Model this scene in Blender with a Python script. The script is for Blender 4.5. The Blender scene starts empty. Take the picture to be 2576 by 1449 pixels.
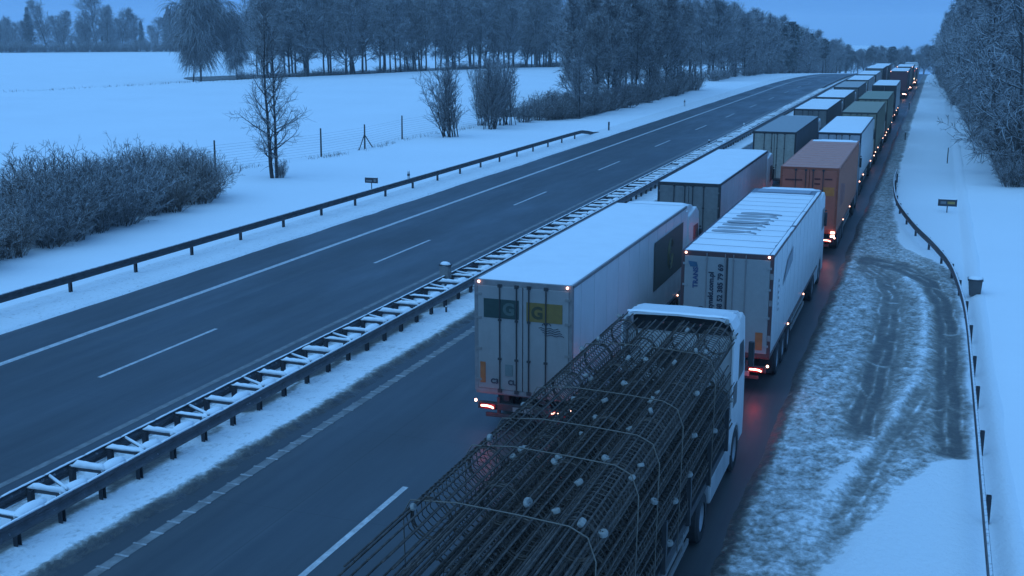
import bpy, bmesh, math, random
import numpy as np
from mathutils import Vector, Matrix
R = math.radians
SC = bpy.context.scene
COL = SC.collection

# ------------------------------------------------------------------ camera
cam_d = bpy.data.cameras.new('camera')
cam = bpy.data.objects.new('camera', cam_d); COL.objects.link(cam)
cam_d.sensor_width = 36.0
cam_d.lens = 2908.7 / 2576 * 36.0
cam_d.clip_end = 6000
cam.location = (0, 0, 10.018)
cam.rotation_euler = (R(90 - 12.675), 0, R(19.895))
SC.camera = cam

# ------------------------------------------------------------------ world: dusk overcast
W = bpy.data.worlds.new('World'); SC.world = W; W.use_nodes = True
nt = W.node_tree; nt.nodes.clear()
sky = nt.nodes.new('ShaderNodeTexSky'); sky.sky_type = 'NISHITA'; sky.sun_disc = False
SUN_EL, SUN_AZ = 62, 200
sky.sun_elevation = R(SUN_EL); sky.sun_rotation = R(SUN_AZ)
sky.ozone_density = 4.0; sky.dust_density = 0.3
sc1 = nt.nodes.new('ShaderNodeVectorMath'); sc1.operation = 'SCALE'; sc1.inputs['Scale'].default_value = 0.05
nt.links.new(sky.outputs[0], sc1.inputs[0])
cloud = nt.nodes.new('ShaderNodeRGB'); cloud.outputs[0].default_value = (0.084, 0.308, 0.81, 1)   # even blue-hour cloud deck
mx = nt.nodes.new('ShaderNodeMix'); mx.data_type = 'RGBA'; mx.inputs[0].default_value = 0.94
nt.links.new(sc1.outputs[0], mx.inputs[6]); nt.links.new(cloud.outputs[0], mx.inputs[7])
bg = nt.nodes.new('ShaderNodeBackground'); bg.inputs[1].default_value = 1.0
out = nt.nodes.new('ShaderNodeOutputWorld')
nt.links.new(mx.outputs[2], bg.inputs[0]); nt.links.new(bg.outputs[0], out.inputs[0])

sun_d = bpy.data.lights.new('sun', 'SUN'); sun_d.energy = 1.45; sun_d.angle = R(95)
sun_d.color = (0.32, 0.68, 1.0)
sun = bpy.data.objects.new('sun', sun_d); COL.objects.link(sun)
sun.rotation_euler = (R(90 - SUN_EL), 0, R(180 - SUN_AZ))
sun.location = (0, 0, 60)

vs = SC.view_settings
vs.view_transform = 'Standard'; vs.look = 'None'; vs.exposure = 0.0; vs.gamma = 1.0; vs.use_curve_mapping = False
SC.cycles.max_bounces = 6; SC.cycles.diffuse_bounces = 3; SC.cycles.glossy_bounces = 3
SC.cycles.transmission_bounces = 3; SC.cycles.volume_bounces = 1
SC.cycles.use_denoising = True

# ------------------------------------------------------------------ noise (numpy value noise)
_rs = np.random.RandomState(7)
_perm = _rs.rand(256, 256)
def vnoise(x, y):
    xi = np.floor(x).astype(int); yi = np.floor(y).astype(int)
    fx = x - xi; fy = y - yi
    fx = fx * fx * (3 - 2 * fx); fy = fy * fy * (3 - 2 * fy)
    a = _perm[xi & 255, yi & 255]; b = _perm[(xi + 1) & 255, yi & 255]
    c = _perm[xi & 255, (yi + 1) & 255]; d = _perm[(xi + 1) & 255, (yi + 1) & 255]
    return (a * (1 - fx) + b * fx) * (1 - fy) + (c * (1 - fx) + d * fx) * fy
def fbm(x, y, o=4):
    s = 0; a = .5
    for i in range(o):
        s = s + a * vnoise(x + 17.3 * i, y + 5.7 * i); x = x * 2.03; y = y * 2.03; a *= .5
    return s / (1 - .5 ** o)
def sstep(a, b, x):
    t = np.clip((np.asarray(x, float) - a) / (b - a), 0, 1); return t * t * (3 - 2 * t)

# ------------------------------------------------------------------ terrain profile
def zroad(y):
    y = np.asarray(y, float)
    d = np.clip(y - 200, 0, None)
    lim = 135.0
    return np.where(d < lim, -0.00013 * d * d, -0.00013 * lim * lim - 0.0351 * (d - lim))
def zr(y): return float(zroad(y))
def ridge_x(y):          # brow of the near field
    return np.interp(y, [0, 100, 145, 190, 297, 420], [-156, -146, -138, -127, -95, -70])
def zground(x, y):
    x = np.asarray(x, float); y = np.asarray(y, float)
    w = 1 - sstep(-60, -120, x) if False else 1 - sstep(60, 120, -x)
    z = zroad(y) * w
    left = sstep(31, 60, -x)
    u = ridge_x(y) - x                                   # metres beyond the brow
    near = sstep(40, 300, y) * sstep(45, 90, -x)
    z = z + 0.5 * near * sstep(-60, -2, u) * (1 - sstep(0, 9, u)) - 1.1 * near * sstep(0, 9, u) * (1 - sstep(40, 150, u))
    z = z + left * (fbm(x * .02, y * .02, 3) - .5) * .5 + (fbm(x * .35, y * .35, 2) - .5) * .07
    z = z + .26 * sstep(1.6, 2.1, x) * (1 - sstep(90, 140, y)) + .9 * sstep(2, 24, x)
    z = z - .045 * np.clip(np.hypot(x, y) - 560, 0, 700)          # the land falls away beyond the last trees
    cor = sstep(-29.4, -28.6, x) * (1 - sstep(-3.3, -2.6, x))
    bay = sstep(-3.4, -2.9, x) * (1 - sstep(1.75, 2.2, x)) * (1 - sstep(300, 330, y))
    return z - 0.30 * np.maximum(cor, bay)
def zg(x, y): return float(zground(x, y))

# ------------------------------------------------------------------ materials
MATS = {}
def mat_new(name):
    m = bpy.data.materials.new(name); m.use_nodes = True
    b = m.node_tree.nodes['Principled BSDF']
    return m, m.node_tree, b
def N(t, typ, **k):
    n = t.nodes.new(typ)
    for a, v in k.items():
        if a.startswith('i_'):
            n.inputs[a[2:]].default_value = v
        else: setattr(n, a, v)
    return n
def ramp(t, src, stops, interp='LINEAR'):
    r = N(t, 'ShaderNodeValToRGB'); r.color_ramp.interpolation = interp
    e = r.color_ramp.elements
    while len(e) < len(stops): e.new(0.5)
    for i, (p, c) in enumerate(stops):
        e[i].position = p; e[i].color = (*c, 1) if len(c) == 3 else c
    t.links.new(src, r.inputs[0]); return r.outputs[0]
def noise(t, scale=5, detail=4, rough=.6, vec=None, dist=0):
    n = N(t, 'ShaderNodeTexNoise'); n.inputs['Scale'].default_value = scale; n.inputs['Detail'].default_value = detail
    n.inputs['Roughness'].default_value = rough; n.inputs['Distortion'].default_value = dist
    if vec is not None: t.links.new(vec, n.inputs['Vector'])
    return n.outputs['Fac']
def coords(t, kind='Object', scale=(1, 1, 1)):
    c = N(t, 'ShaderNodeTexCoord'); m = N(t, 'ShaderNodeMapping'); m.inputs['Scale'].default_value = scale
    t.links.new(c.outputs[kind], m.inputs['Vector']); return m.outputs[0]
def world_pos(t, scale=(1, 1, 1)):
    g = N(t, 'ShaderNodeNewGeometry'); m = N(t, 'ShaderNodeMapping'); m.inputs['Scale'].default_value = scale
    t.links.new(g.outputs['Position'], m.inputs['Vector']); return m.outputs[0]
def mixc(t, fac, a, b):
    m = N(t, 'ShaderNodeMix', data_type='RGBA')
    for s, i in ((fac, 0), (a, 6), (b, 7)):
        if hasattr(s, 'links'): t.links.new(s, m.inputs[i])
        else: m.inputs[i].default_value = s if i == 0 else ((*s, 1) if len(s) == 3 else s)
    return m.outputs[2]
def math_n(t, op, a, b=None, clamp=False):
    m = N(t, 'ShaderNodeMath', operation=op); m.use_clamp = clamp
    for s, i in ((a, 0), (b, 1)):
        if s is None: continue
        if hasattr(s, 'links'): t.links.new(s, m.inputs[i])
        else: m.inputs[i].default_value = s
    return m.outputs[0]
def bump(t, b, h, strength=.3, dist=.02):
    n = N(t, 'ShaderNodeBump'); n.inputs['Strength'].default_value = strength; n.inputs['Distance'].default_value = dist
    t.links.new(h, n.inputs['Height']); t.links.new(n.outputs[0], b.inputs['Normal'])

def plain(name, col, rough=.6, metal=0, var=.15, scale=6, bumps=0, spec=.5, dirt=0, dirtcol=(.09, .08, .075), splash=0):
    """paint / plastic / steel: base colour with gentle variation and optional road grime streaks"""
    if name in MATS: return MATS[name]
    m, t, b = mat_new(name)
    v = coords(t)
    n = noise(t, scale, 5, .65, v)
    c = ramp(t, n, [(.3, tuple(max(0, x * (1 - var)) for x in col)), (.7, tuple(min(1, x * (1 + var)) for x in col))])
    if dirt:
        v2 = coords(t, scale=(1, 1, .22))
        n2 = noise(t, 3.2, 6, .7, v2)
        f = ramp(t, n2, [(.38, (0, 0, 0)), (.75, (dirt,) * 3)])
        c = mixc(t, f, c, dirtcol)
    if splash:
        sp = N(t, 'ShaderNodeSeparateXYZ'); t.links.new(coords(t), sp.inputs[0])
        hgt = N(t, 'ShaderNodeMapRange'); hgt.inputs[1].default_value = 2.6; hgt.inputs[2].default_value = .9; t.links.new(sp.outputs[2], hgt.inputs[0])
        n3 = noise(t, 1.6, 6, .7, coords(t, scale=(1, 1, .5)))
        c = mixc(t, math_n(t, 'MULTIPLY', math_n(t, 'MULTIPLY', hgt.outputs[0], n3), splash, True), c, (.16, .15, .14))
    t.links.new(c, b.inputs['Base Color'])
    b.inputs['Roughness'].default_value = rough; b.inputs['Metallic'].default_value = metal
    b.inputs['Specular IOR Level'].default_value = spec
    if bumps: bump(t, b, noise(t, scale * 4, 3, .6, v), bumps)
    MATS[name] = m; return m

def snowtop(name, col, rough=.7, lo=.25, hi=.55, amount=1.0, nscale=9, snow=(.80, .83, .86)):
    """a surface carrying snow on whatever faces up"""
    if name in MATS: return MATS[name]
    m, t, b = mat_new(name)
    g = N(t, 'ShaderNodeNewGeometry'); s = N(t, 'ShaderNodeSeparateXYZ'); t.links.new(g.outputs['Normal'], s.inputs[0])
    n = noise(t, nscale, 4, .6, coords(t))
    a = math_n(t, 'ADD', s.outputs[2], math_n(t, 'MULTIPLY', math_n(t, 'SUBTRACT', n, .5), .7))
    mr = N(t, 'ShaderNodeMapRange'); mr.inputs[1].default_value = lo; mr.inputs[2].default_value = hi; mr.inputs[4].default_value = amount
    t.links.new(a, mr.inputs[0])
    n2 = noise(t, 3, 3, .6, coords(t))
    cc = ramp(t, n2, [(.3, tuple(x * .7 for x in col)), (.7, tuple(x * 1.3 for x in col))])
    t.links.new(mixc(t, mr.outputs[0], cc, snow), b.inputs['Base Color'])
    b.inputs['Roughness'].default_value = rough; b.inputs['Specular IOR Level'].default_value = .3
    MATS[name] = m; return m

def snow_mat(name, dirt=0.0, scale=.6, col=(.85, .87, .89)):
    if name in MATS: return MATS[name]
    m, t, b = mat_new(name)
    v = world_pos(t)
    n = noise(t, scale, 6, .6, v)
    c = ramp(t, n, [(.3, tuple(x * .94 for x in col)), (.7, col)])
    if dirt:
        n2 = noise(t, 7, 6, .75, v)
        f = ramp(t, n2, [(.56, (0, 0, 0)), (.72, (dirt,) * 3)])
        c = mixc(t, f, c, (.16, .14, .10))
    t.links.new(c, b.inputs['Base Color'])
    b.inputs['Roughness'].default_value = .85; b.inputs['Specular IOR Level'].default_value = .25
    h = math_n(t, 'ADD', noise(t, 2.2, 5, .55, v), math_n(t, 'MULTIPLY', noise(t, 14, 4, .6, v), .35))
    bump(t, b, h, .35, .06)
    MATS[name] = m; return m

def emis(name, col, s):
    if name in MATS: return MATS[name]
    m, t, b = mat_new(name)
    b.inputs['Base Color'].default_value = (*[min(1, c * .5) for c in col], 1)
    b.inputs['Emission Color'].default_value = (*col, 1); b.inputs['Emission Strength'].default_value = s
    MATS[name] = m; return m

def asphalt_mat():
    m, t, b = mat_new('wet_asphalt')
    v = world_pos(t)
    fine = noise(t, 60, 3, .7, v)
    big = noise(t, .35, 5, .6, world_pos(t, (1, .25, 1)))
    trk = noise(t, 2.2, 5, .6, world_pos(t, (1, .018, 1)))          # streaks worn along the traffic
    c = ramp(t, trk, [(.28, (.030, .034, .038)), (.5, (.047, .050, .052)), (.66, (.060, .063, .064)), (.8, (.085, .087, .086))])
    c = mixc(t, math_n(t, 'MULTIPLY', ramp(t, big, [(.35, (0, 0, 0)), (.7, (1, 1, 1))]), .45), c, (.034, .038, .041))
    c = mixc(t, math_n(t, 'MULTIPLY', fine, .14), c, (.16, .16, .16))
    # sawn joints of the concrete carriageway, one each 5 m across and along the lane edges
    s = N(t, 'ShaderNodeSeparateXYZ'); t.links.new(world_pos(t), s.inputs[0])
    wob = math_n(t, 'ADD', s.outputs[1], math_n(t, 'MULTIPLY', noise(t, .8, 2, .5, v), .05))
    fr = math_n(t, 'FRACT', math_n(t, 'MULTIPLY', wob, 1 / 5.0))
    j = math_n(t, 'LESS_THAN', fr, .006)
    c = mixc(t, math_n(t, 'MULTIPLY', j, .55), c, (.03, .03, .03))
    salt = noise(t, .9, 6, .72, world_pos(t, (1, .12, 1)), .6)
    c = mixc(t, ramp(t, salt, [(.58, (0, 0, 0)), (.78, (.35,) * 3)]), c, (.12, .12, .118))
    lj = math_n(t, 'LESS_THAN', math_n(t, 'ABSOLUTE', math_n(t, 'SUBTRACT', math_n(t, 'FRACT', math_n(t, 'MULTIPLY', math_n(t, 'ADD', s.outputs[0], 10.25), 1 / 4.0)), .5)), .004)
    c = mixc(t, math_n(t, 'MULTIPLY', lj, .5), c, (.025, .025, .025))
    t.links.new(c, b.inputs['Base Color'])
    t.links.new(ramp(t, big, [(.3, (.34,) * 3), (.7, (.55,) * 3)]), b.inputs['Roughness'])
    b.inputs['Specular IOR Level'].default_value = .42
    bump(t, b, fine, .25, .004)
    return m

def slush_mat(name='slush'):
    """snow / brown slush / wet asphalt by the vertex value 'wet', broken up by noise; on the median it also carries painted rail shade"""
    m, t, b = mat_new(name)
    a = N(t, 'ShaderNodeAttribute'); a.attribute_name = 'wet'
    v = world_pos(t, (1, .8, 1))
    n = noise(t, 7.0, 4, .62, v); nb = noise(t, 2.0, 4, .6, v)
    ar = N(t, 'ShaderNodeAttribute'); ar.attribute_name = 'rough'
    amp = math_n(t, 'MULTIPLY', math_n(t, 'SUBTRACT', n, .5), math_n(t, 'MULTIPLY', ar.outputs['Fac'], 1.0))
    f = math_n(t, 'ADD', a.outputs['Fac'], amp)
    f = math_n(t, 'ADD', f, math_n(t, 'MULTIPLY', math_n(t, 'SUBTRACT', nb, .5), .22))
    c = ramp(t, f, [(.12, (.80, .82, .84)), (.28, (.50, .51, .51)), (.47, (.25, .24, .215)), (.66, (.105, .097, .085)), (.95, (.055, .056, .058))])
    t.links.new(c, b.inputs['Base Color'])
    t.links.new(ramp(t, f, [(.2, (.85,) * 3), (.9, (.3,) * 3)]), b.inputs['Roughness'])
    b.inputs['Specular IOR Level'].default_value = .4
    bump(t, b, math_n(t, 'ADD', n, math_n(t, 'MULTIPLY', noise(t, 30, 3, .6, v), .4)), .8, .05)
    return m

M_ASPH = asphalt_mat()
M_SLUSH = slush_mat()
M_SNOW = snow_mat('snow_field', 0, .08)
M_VERGE = snow_mat('snow_verge', .8, .6, (.78, .79, .80))
M_ROOFSNOW = snow_mat('snow_fresh', 0, 1.2, (.84, .86, .88))
M_LINE = plain('road_paint', (.55, .55, .55), .5, 0, .22, 9, dirt=.55)
M_LINED = plain('road_paint_dirty', (.21, .21, .205), .6, 0, .4, 2.2, dirt=.7)
M_STEEL = snowtop('galvanised_rail', (.085, .09, .1), .5, .72, .95, .9)
M_RAILD = snowtop('galvanised_rail_dark', (.05, .053, .06), .55, .8, 1.05, .7)
M_POST = plain('post_steel', (.035, .037, .045), .6)
M_WOOD = plain('post_wood', (.045, .04, .035), .8)
M_TYRE = plain('tyre_rubber', (.022, .022, .024), .8)
M_RIM = plain('wheel_rim', (.32, .33, .35), .45, .3, dirt=.6)
M_CHASSIS = plain('chassis_black', (.03, .03, .033), .6, dirt=.3)
M_GLASS = plain('cab_glass', (.02, .025, .03), .35, 0, .1, spec=.7)
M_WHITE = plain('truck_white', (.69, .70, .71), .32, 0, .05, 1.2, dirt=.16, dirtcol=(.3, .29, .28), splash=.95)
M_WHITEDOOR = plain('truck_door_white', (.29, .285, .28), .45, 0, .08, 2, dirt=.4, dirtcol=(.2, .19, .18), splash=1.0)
M_FRAMEGREY = plain('frame_grey', (.22, .21, .21), .5, dirt=.4)
M_SEAM = plain('panel_seam', (.50, .50, .51), .4)
M_DARKTRIM = plain('dark_trim', (.035, .034, .036), .55)
M_RED = emis('lamp_red', (1.0, .10, .09), 2.2)
M_REDHOT = emis('lamp_core', (1.0, .50, .38), 9)
M_MARK = emis('marker_lamp', (1.0, .52, .42), 5.5)
M_AMBER = emis('amber_lamp', (1.0, .50, .36), 5)
M_WARM = emis('head_lamp', (1.0, .85, .6), 8)
M_LENS = plain('lamp_lens_red', (.20, .015, .015), .3)
M_ORANGEPL = plain('orange_plate', (.36, .11, .035), .5)
M_REBAR = plain('rusty_rebar', (.066, .050, .040), .7, 0, .75, 9, bumps=.6)
M_SPACER = plain('concrete_spacer', (.26, .255, .24), .85, 0, .3, 2)
M_STRAP = plain('strap', (.17, .145, .12), .8)

# ------------------------------------------------------------------ mesh helpers
class MB:
    def __init__(s): s.v = []; s.f = []
    def add(s, v, f):
        o = len(s.v); s.v += [tuple(p) for p in v]; s.f += [tuple(i + o for i in q) for q in f]; return s
    def box(s, x0, x1, y0, y1, z0, z1):
        return s.add([(x0, y0, z0), (x1, y0, z0), (x1, y1, z0), (x0, y1, z0), (x0, y0, z1), (x1, y0, z1), (x1, y1, z1), (x0, y1, z1)],
                     [(0, 3, 2, 1), (4, 5, 6, 7), (0, 1, 5, 4), (1, 2, 6, 5), (2, 3, 7, 6), (3, 0, 4, 7)])
    def tube(s, pts, r, n=6, caps=True):
        pts = [Vector(p) for p in pts]; rs = r if isinstance(r, (list, tuple)) else [r] * len(pts)
        rings = []
        for i, p in enumerate(pts):
            d = (pts[min(i + 1, len(pts) - 1)] - pts[max(i - 1, 0)]).normalized()
            a = d.cross(Vector((0, 0, 1)));
            if a.length < 1e-3: a = Vector((1, 0, 0))
            a.normalize(); b = d.cross(a)
            rings.append([p + (a * math.cos(2 * math.pi * k / n) + b * math.sin(2 * math.pi * k / n)) * rs[i] for k in range(n)])
        v = [q for ring in rings for q in ring]; f = []
        for i in range(len(pts) - 1):
            for k in range(n): f.append((i * n + k, i * n + (k + 1) % n, (i + 1) * n + (k + 1) % n, (i + 1) * n + k))
        if caps: f.append(tuple(range(n))[::-1]); f.append(tuple((len(pts) - 1) * n + k for k in range(n)))
        return s.add(v, f)
    def prism(s, prof, x0, x1, axis='x'):
        """closed profile extruded along x (profile in y,z) or y (profile in x,z)"""
        n = len(prof)
        P = (lambda a, u, w: (a, u, w)) if axis == 'x' else (lambda a, u, w: (u, a, w))
        if axis == 'z': P = lambda a, u, w: (u, w, a)
        v = [P(x0, *p) for p in prof] + [P(x1, *p) for p in prof]
        f = [(k, (k + 1) % n, n + (k + 1) % n, n + k) for k in range(n)] + [tuple(range(n))[::-1], tuple(range(n, 2 * n))]
        return s.add(v, f)
    def lathe_x(s, prof, n=20, cx=0, cy=0, cz=0):
        """profile of (x, radius) turned about the x axis"""
        v = []; f = []; m = len(prof)
        for k in range(n):
            a = 2 * math.pi * k / n
            for x, r in prof: v.append((cx + x, cy + r * math.cos(a), cz + r * math.sin(a)))
        for k in range(n):
            for i in range(m - 1): f.append((k * m + i, k * m + i + 1, ((k + 1) % n) * m + i + 1, ((k + 1) % n) * m + i))
        return s.add(v, f)
    def ball(s, c, r, nu=8, nv=5, sq=(1, 1, 1)):
        v = [(c[0], c[1], c[2] - r * sq[2])]; f = []
        for j in range(1, nv):
            ph = math.pi * j / nv - math.pi / 2
            for i in range(nu):
                a = 2 * math.pi * i / nu
                v.append((c[0] + r * sq[0] * math.cos(ph) * math.cos(a), c[1] + r * sq[1] * math.cos(ph) * math.sin(a), c[2] + r * sq[2] * math.sin(ph)))
        v.append((c[0], c[1], c[2] + r * sq[2])); L = len(v) - 1
        for i in range(nu): f.append((0, 1 + (i + 1) % nu, 1 + i))
        for j in range(nv - 2):
            for i in range(nu): f.append((1 + j * nu + i, 1 + j * nu + (i + 1) % nu, 1 + (j + 1) * nu + (i + 1) % nu, 1 + (j + 1) * nu + i))
        for i in range(nu): f.append((L, 1 + (nv - 2) * nu + i, 1 + (nv - 2) * nu + (i + 1) % nu))
        return s.add(v, f)
    def mesh(s, name, bevel=0, smooth=False, seg=2):
        me = bpy.data.meshes.new(name); me.from_pydata(s.v, [], s.f); 
        bm = bmesh.new(); bm.from_mesh(me)
        bmesh.ops.recalc_face_normals(bm, faces=bm.faces)
        if bevel: bmesh.ops.bevel(bm, geom=[e for e in bm.edges], offset=bevel, segments=seg, affect='EDGES', profile=.5)
        bm.to_mesh(me); bm.free()
        if smooth:
            for p in me.polygons: p.use_smooth = True
        me.materials.append(None); return me

def np_mesh(name, V, F):
    """V (n,3), F (m,k) numpy -> mesh, fast"""
    me = bpy.data.meshes.new(name); k = F.shape[1]
    me.vertices.add(len(V)); me.vertices.foreach_set('co', np.ascontiguousarray(V, np.float32).ravel())
    me.loops.add(F.size); me.loops.foreach_set('vertex_index', F.ravel().astype(np.int32))
    me.polygons.add(len(F)); me.polygons.foreach_set('loop_start', np.arange(0, F.size, k, dtype=np.int32))
    me.update(calc_edges=True); me.validate(); me.materials.append(None); return me

def link(name, data, mat=None, parent=None, loc=(0, 0, 0), rot=(0, 0, 0), scale=None):
    o = bpy.data.objects.new(name, data); COL.objects.link(o)
    o.location = loc; o.rotation_euler = rot
    if scale is not None: o.scale = scale if hasattr(scale, '__len__') else (scale,) * 3
    if mat is not None and data is not None:
        if not len(data.materials): data.materials.append(None)
        o.material_slots[0].link = 'OBJECT'; o.material_slots[0].material = mat
    if parent is not None: o.parent = parent
    return o
def tag(o, label=None, cat=None, group=None, kind=None):
    if label: o['label'] = label
    if cat: o['category'] = cat
    if group: o['group'] = group
    if kind: o['kind'] = kind
    return o
def thing(name, label, cat, loc=(0, 0, 0), rz=0, group=None):
    return tag(link(name, None, loc=loc, rot=(0, 0, rz)), label, cat, group)
CACHE = {}
def cached(key, fn):
    if key not in CACHE: CACHE[key] = fn()
    return CACHE[key]

def text_mesh(s, size, ex=.002):
    cu = bpy.data.curves.new('lettering', 'FONT'); cu.body = s; cu.size = size; cu.extrude = ex; cu.offset = size * .04
    cu.align_x = 'LEFT'; cu.resolution_u = 3
    o = bpy.data.objects.new('lettering_tmp', cu); COL.objects.link(o)
    dg = bpy.context.evaluated_depsgraph_get()
    me = bpy.data.meshes.new_from_object(o.evaluated_get(dg))
    bpy.data.objects.remove(o); me.materials.clear(); me.materials.append(None); return me

def grid_patch(name, xs, ys, hfun, mat, wet=None, rough=None, kind='structure', label=None, parent=None):
    xs = np.asarray(xs, float); ys = np.asarray(ys, float)
    X, Y = np.meshgrid(xs, ys)                       # rows: y
    Z = hfun(X, Y)
    V = np.stack([X.ravel(), Y.ravel(), Z.ravel()], 1)
    nx, ny = len(xs), len(ys)
    i = np.arange(nx - 1)[None, :] + nx * np.arange(ny - 1)[:, None]; i = i.ravel()
    F = np.stack([i, i + 1, i + 1 + nx, i + nx], 1)
    me = np_mesh(name, V, F)
    if wet is not None:
        at = me.attributes.new('wet', 'FLOAT', 'POINT')
        at.data.foreach_set('value', np.clip(wet(X, Y), 0, 1).astype(np.float32).ravel())
    if wet is not None:
        at = me.attributes.new('rough', 'FLOAT', 'POINT')
        at.data.foreach_set('value', np.broadcast_to(rough(X, Y) if rough else 1.0, X.shape).astype(np.float32).ravel())
    me.polygons.foreach_set('use_smooth', np.ones(len(F), bool))
    o = link(name, me, mat, parent)
    if kind: o['kind'] = kind
    return o

# ------------------------------------------------------------------ ground, roads
gx = np.unique(np.concatenate([np.linspace(1.5, 3, 31), np.linspace(-1400, -220, 40), np.linspace(-220, -60, 65), np.linspace(-60, -32, 40), np.linspace(-32, -28, 21),
                               np.linspace(-28, -4, 10), np.linspace(-4, 4, 41), np.linspace(4, 40, 37), np.linspace(40, 900, 40)]))
gy = np.unique(np.concatenate([np.linspace(-150, 0, 12), np.linspace(0, 130, 131), np.linspace(130, 340, 106), np.linspace(340, 700, 60), np.linspace(700, 3000, 40)]))
grid_patch('ground', gx, gy, zground, M_SNOW)

ry = np.unique(np.concatenate([np.arange(0, 200, 10), np.arange(200, 560, 6)])).astype(float)
def road_sheet(name, x0, x1, dz, mat, ys=ry):
    return grid_patch(name, [x0, (x0 + x1) / 2, x1], ys, lambda X, Y: zroad(Y) + dz, mat)
road_sheet('road', -29.0, -18.2, 0.0, M_ASPH)
road_sheet('road', -15.6, -2.2, 0.0, M_ASPH)

# painted markings: thin sheets 4 mm above the carriageway
def line_mesh(x0, x1, y0, y1):
    ys = np.arange(y0, y1 + .01, max((y1 - y0) / max(1, int((y1 - y0) / 6)), .5))
    X = np.array([x0, x1]); V = np.array([(x, y, zr(y) + .004) for y in ys for x in X]); n = len(ys)
    i = 2 * np.arange(n - 1); F = np.stack([i, i + 1, i + 3, i + 2], 1)
    return np_mesh('line', V, F)
link('edge_marking', line_mesh(-26.36, -26.10, 4, 540), M_LINE)['kind'] = 'structure'
link('edge_marking', line_mesh(-19.16, -18.96, 4, 540), M_LINED)['kind'] = 'structure'
link('edge_marking', line_mesh(-14.34, -14.09, 4, 540), M_LINED)['kind'] = 'structure'
link('edge_marking', line_mesh(-6.84, -6.60, 4, 540), M_LINED)['kind'] = 'structure'
for k in range(-1, 27):
    y = 26.49 + 18 * k
    link('lane_marking', line_mesh(-22.56, -22.42, y, y + 6), M_LINE)['kind'] = 'structure'
    y = 16.0 + 18 * (k + .0)
    link('lane_marking', line_mesh(-10.56, -10.42, y, y + 6), M_LINE)['kind'] = 'structure'
# raised ribs of the profiled edge line by the median
rm = MB()
for k in range(110):
    y = 12 + k * .55
    rm.box(-14.37, -14.06, y, y + .06, .002, .013)
rb = link('rumble_rib', rm.mesh('ribs'), plain('rib_paint', (.36, .36, .36), .6, 0, .4, 3, dirt=.7)); rb['kind'] = 'stuff'
tag(rb, 'raised white ribs of the edge line beside the median', 'road marking')

# ---- median strip: snow between the carriageways, dirty along the right edge
def med_edge(Y): return -14.80 + .22 * (fbm(Y * .35, Y * 0 + 3.1, 4) - .5) - .20 * sstep(24, 14, Y)
def med_h(X, Y):
    n = fbm(X * 1.3, Y * 1.3, 4); n2 = fbm(X * 6, Y * 6, 3)
    prof = sstep(-18.9, -17.7, X) * (1 - sstep(-.25, .12, X - med_edge(Y)))
    return zroad(Y) + .02 - .045 * (1 - prof) + .10 * np.exp(-((X - med_edge(Y)) / .16) ** 2) * sstep(.35, .75, fbm(X * 7, Y * 3.5, 3)) + prof * (.05 + .08 * n) + .03 * n2 * prof - .03 * (X > -14.45) * .6
def med_wet_shade(X, Y):
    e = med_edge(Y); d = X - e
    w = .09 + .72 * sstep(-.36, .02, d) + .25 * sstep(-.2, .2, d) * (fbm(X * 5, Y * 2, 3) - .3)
    w = w + .62 * sstep(-17.3, -17.0, X) * (1 - sstep(-16.45, -16.15, X)) * sstep(.25, .5, fbm(X * 2, Y * .9 + 9, 3))  # shade between the two rails, painted patchily into the ground colour
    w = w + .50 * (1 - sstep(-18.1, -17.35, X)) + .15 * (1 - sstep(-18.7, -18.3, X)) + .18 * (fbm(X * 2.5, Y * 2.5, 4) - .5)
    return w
yA = np.unique(np.concatenate([np.arange(8, 50, .13), np.arange(50, 120, .4), np.arange(120, 330, 3.0), np.arange(330, 545, 8.)]))
grid_patch('median_strip', np.arange(-18.86, -14.39, .105), yA, med_h, M_SLUSH, med_wet_shade, lambda X, Y: .62 + .3 * sstep(-.7, 0, X - med_edge(Y)) + .3 * (1 - sstep(-18.1, -17.4, X)))

# ---- left verge: thin snow with gravel and grass showing
def lv_h(X, Y):
    e = -28.85 + .25 * (fbm(Y * .3, Y * 0 + 8.2, 3) - .5)
    p = 1 - sstep(-.12, .1, X - e)
    return zroad(Y) + .012 - .05 * (1 - p) + p * (.03 + .07 * fbm(X * 1.7, Y * 1.7, 4))
grid_patch('verge', np.arange(-31.3, -28.55, .14), np.unique(np.concatenate([np.arange(15, 90, .3), np.arange(90, 330, 1.5), np.arange(330, 540, 8)])), lv_h, M_VERGE)

# ---- hard shoulder slush and the emergency bay with tyre tracks
def seg_d(X, Y, pts, sy=.35):
    best = np.full(X.shape, 1e9)
    for (x0, y0), (x1, y1) in zip(pts[:-1], pts[1:]):
        dx, dy = x1 - x0, (y1 - y0) * sy
        t = np.clip(((X - x0) * dx + (Y - y0) * sy * dy) / (dx * dx + dy * dy + 1e-9), 0, 1)
        best = np.minimum(best, np.hypot(X - x0 - t * dx, (Y - y0) * sy - t * dy))
    return best
TRA = [(-2.2, 50.5), (-1.5, 48.6), (-1.0, 45), (-.95, 41), (-.92, 37), (-1.05, 33.5), (-1.15, 30.5), (-1.2, 28.4)]
TRB = [(-2.4, 52.2), (-.9, 51.2), (.3, 48.6), (.85, 44.5), (.98, 40), (.97, 34), (.97, 28.3)]
TRD = [(.25, 32.6), (-.1, 30.0), (-.45, 28.2), (-.72, 26.1), (-.9, 24.8), (-1.15, 23.2)]
TRE = [(-1.1, 22.9), (-1.5, 21.2), (-1.9, 19.5)]
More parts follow.
